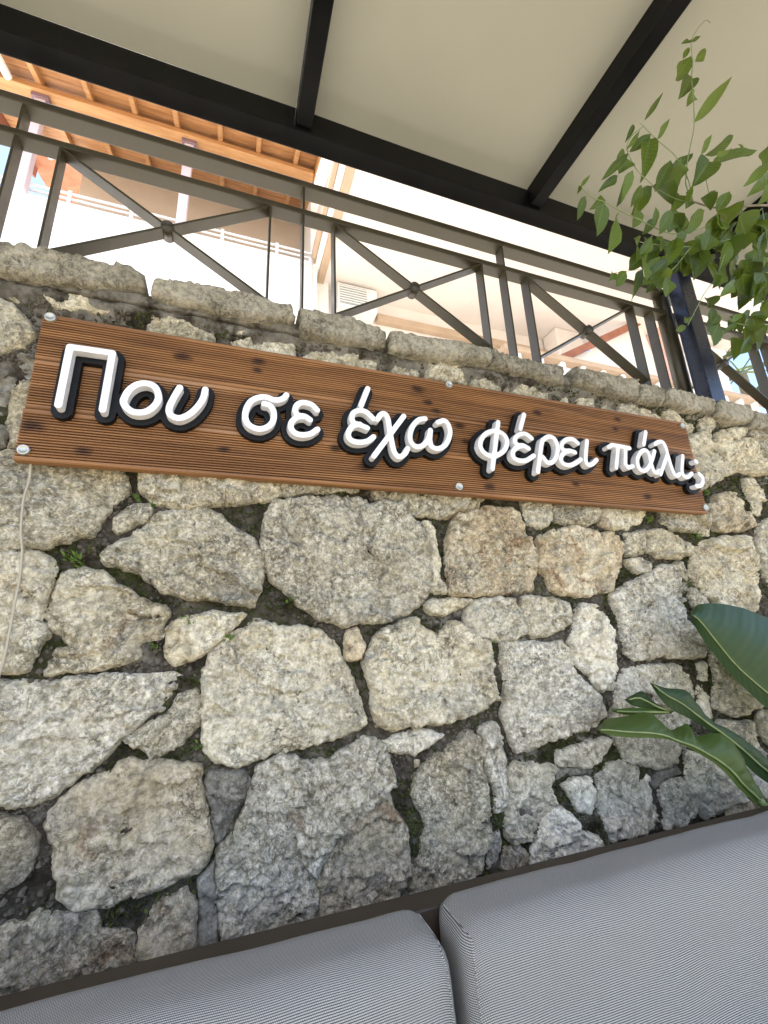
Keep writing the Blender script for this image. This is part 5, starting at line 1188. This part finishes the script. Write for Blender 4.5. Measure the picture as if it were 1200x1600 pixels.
sl_ = 0.37; d0 = 4.2
def roofz(d): return RZ + 6.55 + sl_ * (d - 4.55)
box('purlin', -3.15, 0.86, D(4.70), D(4.90), RZ + 6.432, roofz(4.70) - .092, M['pine_beam'], hA, 0.012)
ang = math.atan(sl_)
for k in range(9):
    x = -2.92 + 0.5 * k + .02 * random.uniform(-1, 1)
    if x > 0.85: continue
    a, b_ = Vector((x, D(3.95), roofz(3.95) - .045)), Vector((x, D(6.01), roofz(6.01) - .045))
    bar('rafter', a, b_, 0.06, 0.09, M['pine_beam'], hA, (0, 0, 1), 0.005)
nb_ = 15; W_ = 2.1 / nb_
for k in range(nb_):
    d1 = 3.93 + W_ * k; d2 = d1 + W_ - 0.006; zo = random.uniform(0, .003)
    vs = []
    for d_ in (d1, d2):
        for x in (-3.15, 0.87):
            for t in (0.002 + zo, 0.024): vs.append((x, D(d_), roofz(d_) + t))
    mk('soffit_board', vs, [(0, 2, 3, 1), (4, 5, 7, 6), (0, 1, 5, 4), (2, 6, 7, 3), (0, 4, 6, 2), (1, 3, 7, 5)], M['pine'], hA)
vs = [(x, D(d_), roofz(d_) + t) for d_ in (3.85, 7.8) for x in (-3.2, 0.90) for t in (0.03, 0.13)]
mk('roof', vs, [(0, 2, 3, 1), (4, 5, 7, 6), (0, 1, 5, 4), (2, 6, 7, 3), (0, 4, 6, 2), (1, 3, 7, 5)], M['rooftile'], hA)
for x in (-3.19, 0.872):
    vs = [(x + dx, D(d_), roofz(d_) + t) for d_ in (3.86, 6.6) for dx in (0, .028) for t in (-.16, 0.0299)]
    mk('barge_board', vs, [(0, 2, 3, 1), (4, 5, 7, 6), (0, 1, 5, 4), (2, 6, 7, 3), (0, 4, 6, 2), (1, 3, 7, 5)], M['redwood'] if x < 0 else M['pine_beam'], hA)
tube('conduit', [(-2.72, D(4.4), roofz(4.4) - .13), (-2.76, D(6.0), roofz(6.0) - .13)], 0.045, M['pipe_white'], hA, 10, 1.0, False)

# ---------------------------------------------------------------- neighbouring upper floor on the right
hB = thing('overhanging_house', 'cream house whose overhanging upper floor fills the view above the railing', 'house', (4.5, D(5.5), 2.18))
ZB = RZ + 5.0
box('slab_soffit', 1.09, 9.0, D(2.2), D(5.30), ZB, ZB + 0.3, M['render_cream'], hB, 0.0)
box('edge_beam', 0.985, 1.088, D(2.2), D(5.52), ZB - .035, ZB + 0.3, M['trim_tan'], hB, 0.006)
box('fascia', 0.915, 0.984, D(2.2), D(5.30), ZB - .015, ZB + 0.32, M['render_white'], hB, 0.006)
box('gutter', 0.852, 0.914, D(2.3), D(5.12), ZB + .01, ZB + 0.12, M['trim_tan'], hB, 0.015)
box('facade', 1.10, 6.0, D(5.302), D(5.6), 2.2, ZB + .29, M['render_cream'], hB, 0.0)
box('upper_wall', 1.0, 9.0, D(2.5), D(5.3), ZB + .301, ZB + 3.2, M['render_cream'], hB, 0.0)
box('cornice', 1.92, 5.2, D(5.20), D(5.3015), RZ + 4.60, RZ + 4.72, M['trim_tan'], hB, 0.01)
box('column', 5.05, 5.62, D(4.95), D(5.28), 2.2, ZB - .001, M['render_cream'], hB, 0.02)
ac = thing('air_conditioner', 'grey wall air conditioner with grille under the cream soffit', 'air conditioner', (1.57, D(5.2), RZ + 4.55))
box('casing', 1.27, 1.86, D(5.02), D(5.298), RZ + 4.56, RZ + 4.95, M['pipe_white'], ac, 0.012)
box('grille_plate', 1.30, 1.70, D(5.008), D(5.0195), RZ + 4.60, RZ + 4.91, M['ac'], ac, 0.002)
for k in range(7): box('grille_bar', 1.30, 1.70, D(4.998), D(5.0075), RZ + 4.625 + k * .042, RZ + 4.637 + k * .042, M['pipe_white'], ac, 0.001)
tube('drain_pipe', [(0.84, D(4.80), RZ + 5.0), (0.84, D(4.80), 2.2)], 0.03, M['pipe_white'], hB, 12, 1.0, False)

aw = thing('timber_awning', 'red brown sloping awning rafter with white panel beside the dark canopy post', 'awning', (5.2, D(4.5), 2.18))
bar('awning_rafter', (4.0, D(4.5), RZ + 3.62), (6.55, D(4.5), RZ + 5.12), 0.07, 0.11, M['redwood'], aw)
vs = [(4.25, D(4.58), RZ + 3.70), (6.6, D(4.58), RZ + 5.08), (6.9, D(4.58), RZ + 3.7), (4.25, D(4.62), RZ + 3.70), (6.6, D(4.62), RZ + 5.08), (6.9, D(4.62), RZ + 3.7)]
mk('awning_panel', vs, [(0, 1, 2)[::-1], (3, 4, 5), (0, 1, 4, 3), (1, 2, 5, 4), (2, 0, 3, 5)], M['render_white'], aw)
fe = thing('terrace_balustrade', 'tan topped white balustrade low behind the railing at the right', 'balustrade', (6.0, D(4.3), 2.18))
box('top_rail', 3.4, 10.5, D(4.25), D(4.40), RZ + 3.74, RZ + 3.82, M['trim_tan'], fe, 0.01)
for k in range(18): box('upright', 3.6 + k * .38, 3.68 + k * .38, D(4.28), D(4.36), 2.2, RZ + 3.739, M['render_white'], fe, 0.01)
cl = thing('pink_pillar', 'pink rendered pillar seen between the last balusters', 'pillar', (7.0, D(4.6), 2.18))
box('shaft', 6.78, 7.12, D(4.45), D(4.8), 2.19, RZ + 5.0, M['pink'], cl, 0.01)
box('pillar_base', 6.72, 7.18, D(4.39), D(4.86), 2.185, RZ + 3.9, M['render_cream'], cl, 0.01)
wp = thing('white_pier', 'white plastered pier right of the dark canopy post', 'pier', (8.1, D(4.4), 2.18))
box('shaft', 7.75, 8.35, D(4.45), D(4.9), 2.19, RZ + 4.75, M['render_white'], wp, 0.02)
box('cap', 7.70, 8.40, D(4.40), D(4.95), RZ + 4.752, RZ + 4.83, M['render_white'], wp, 0.02)
# fan palm
pm = thing('fan_palm', 'fan palm with grey green pleated fronds at the right edge', 'palm tree', (9.6, D(4.9), 2.18))
tube('trunk', [(9.6, D(4.9), 2.18), (9.65, D(4.9), 4.6), (9.6, D(4.9), RZ + 4.9)], 0.12, M['bark'], pm, 12, .8)
for k in range(9):
    a = k * 0.7 + .3; c = Vector((9.6, D(4.9), RZ + 4.9)); dr = Vector((math.cos(a), math.sin(a) * .8 - .3, 0.5 * math.sin(k * 2.3))).normalized()
    hub = c + dr * 0.75; vs = []; fs = []; uv = []
    sd_ = dr.cross(Vector((0.2, .3, 1))).normalized(); nn = sd_.cross(dr)
    for q in range(17):
        t = (q - 8) / 8 * 1.75; e = hub + (dr * math.cos(t) + sd_ * math.sin(t)) * random.uniform(.62, .78) - Vector((0, 0, .12 * abs(t)))
        m_ = (hub + e) / 2; pr = (-dr * math.sin(t) + sd_ * math.cos(t)) * .045
        i = len(vs); vs += [hub, m_ + pr + nn * .01, e, m_ - pr + nn * .01, m_ - nn * .02]; fs += [(i, i + 1, i + 4), (i + 1, i + 2, i + 4), (i + 2, i + 3, i + 4), (i + 3, i, i + 4)]; uv += [(.5, 0), (1, .5), (.5, 1), (0, .5), (.5, .5)]
    mk('frond', vs, fs, M['palm'], pm, False, uv)
    tube('frond_stalk', [tuple(c), tuple(c.lerp(hub, .5) + Vector((0, 0, .06))), tuple(hub)], .015, M['greenstem'], pm, 6)
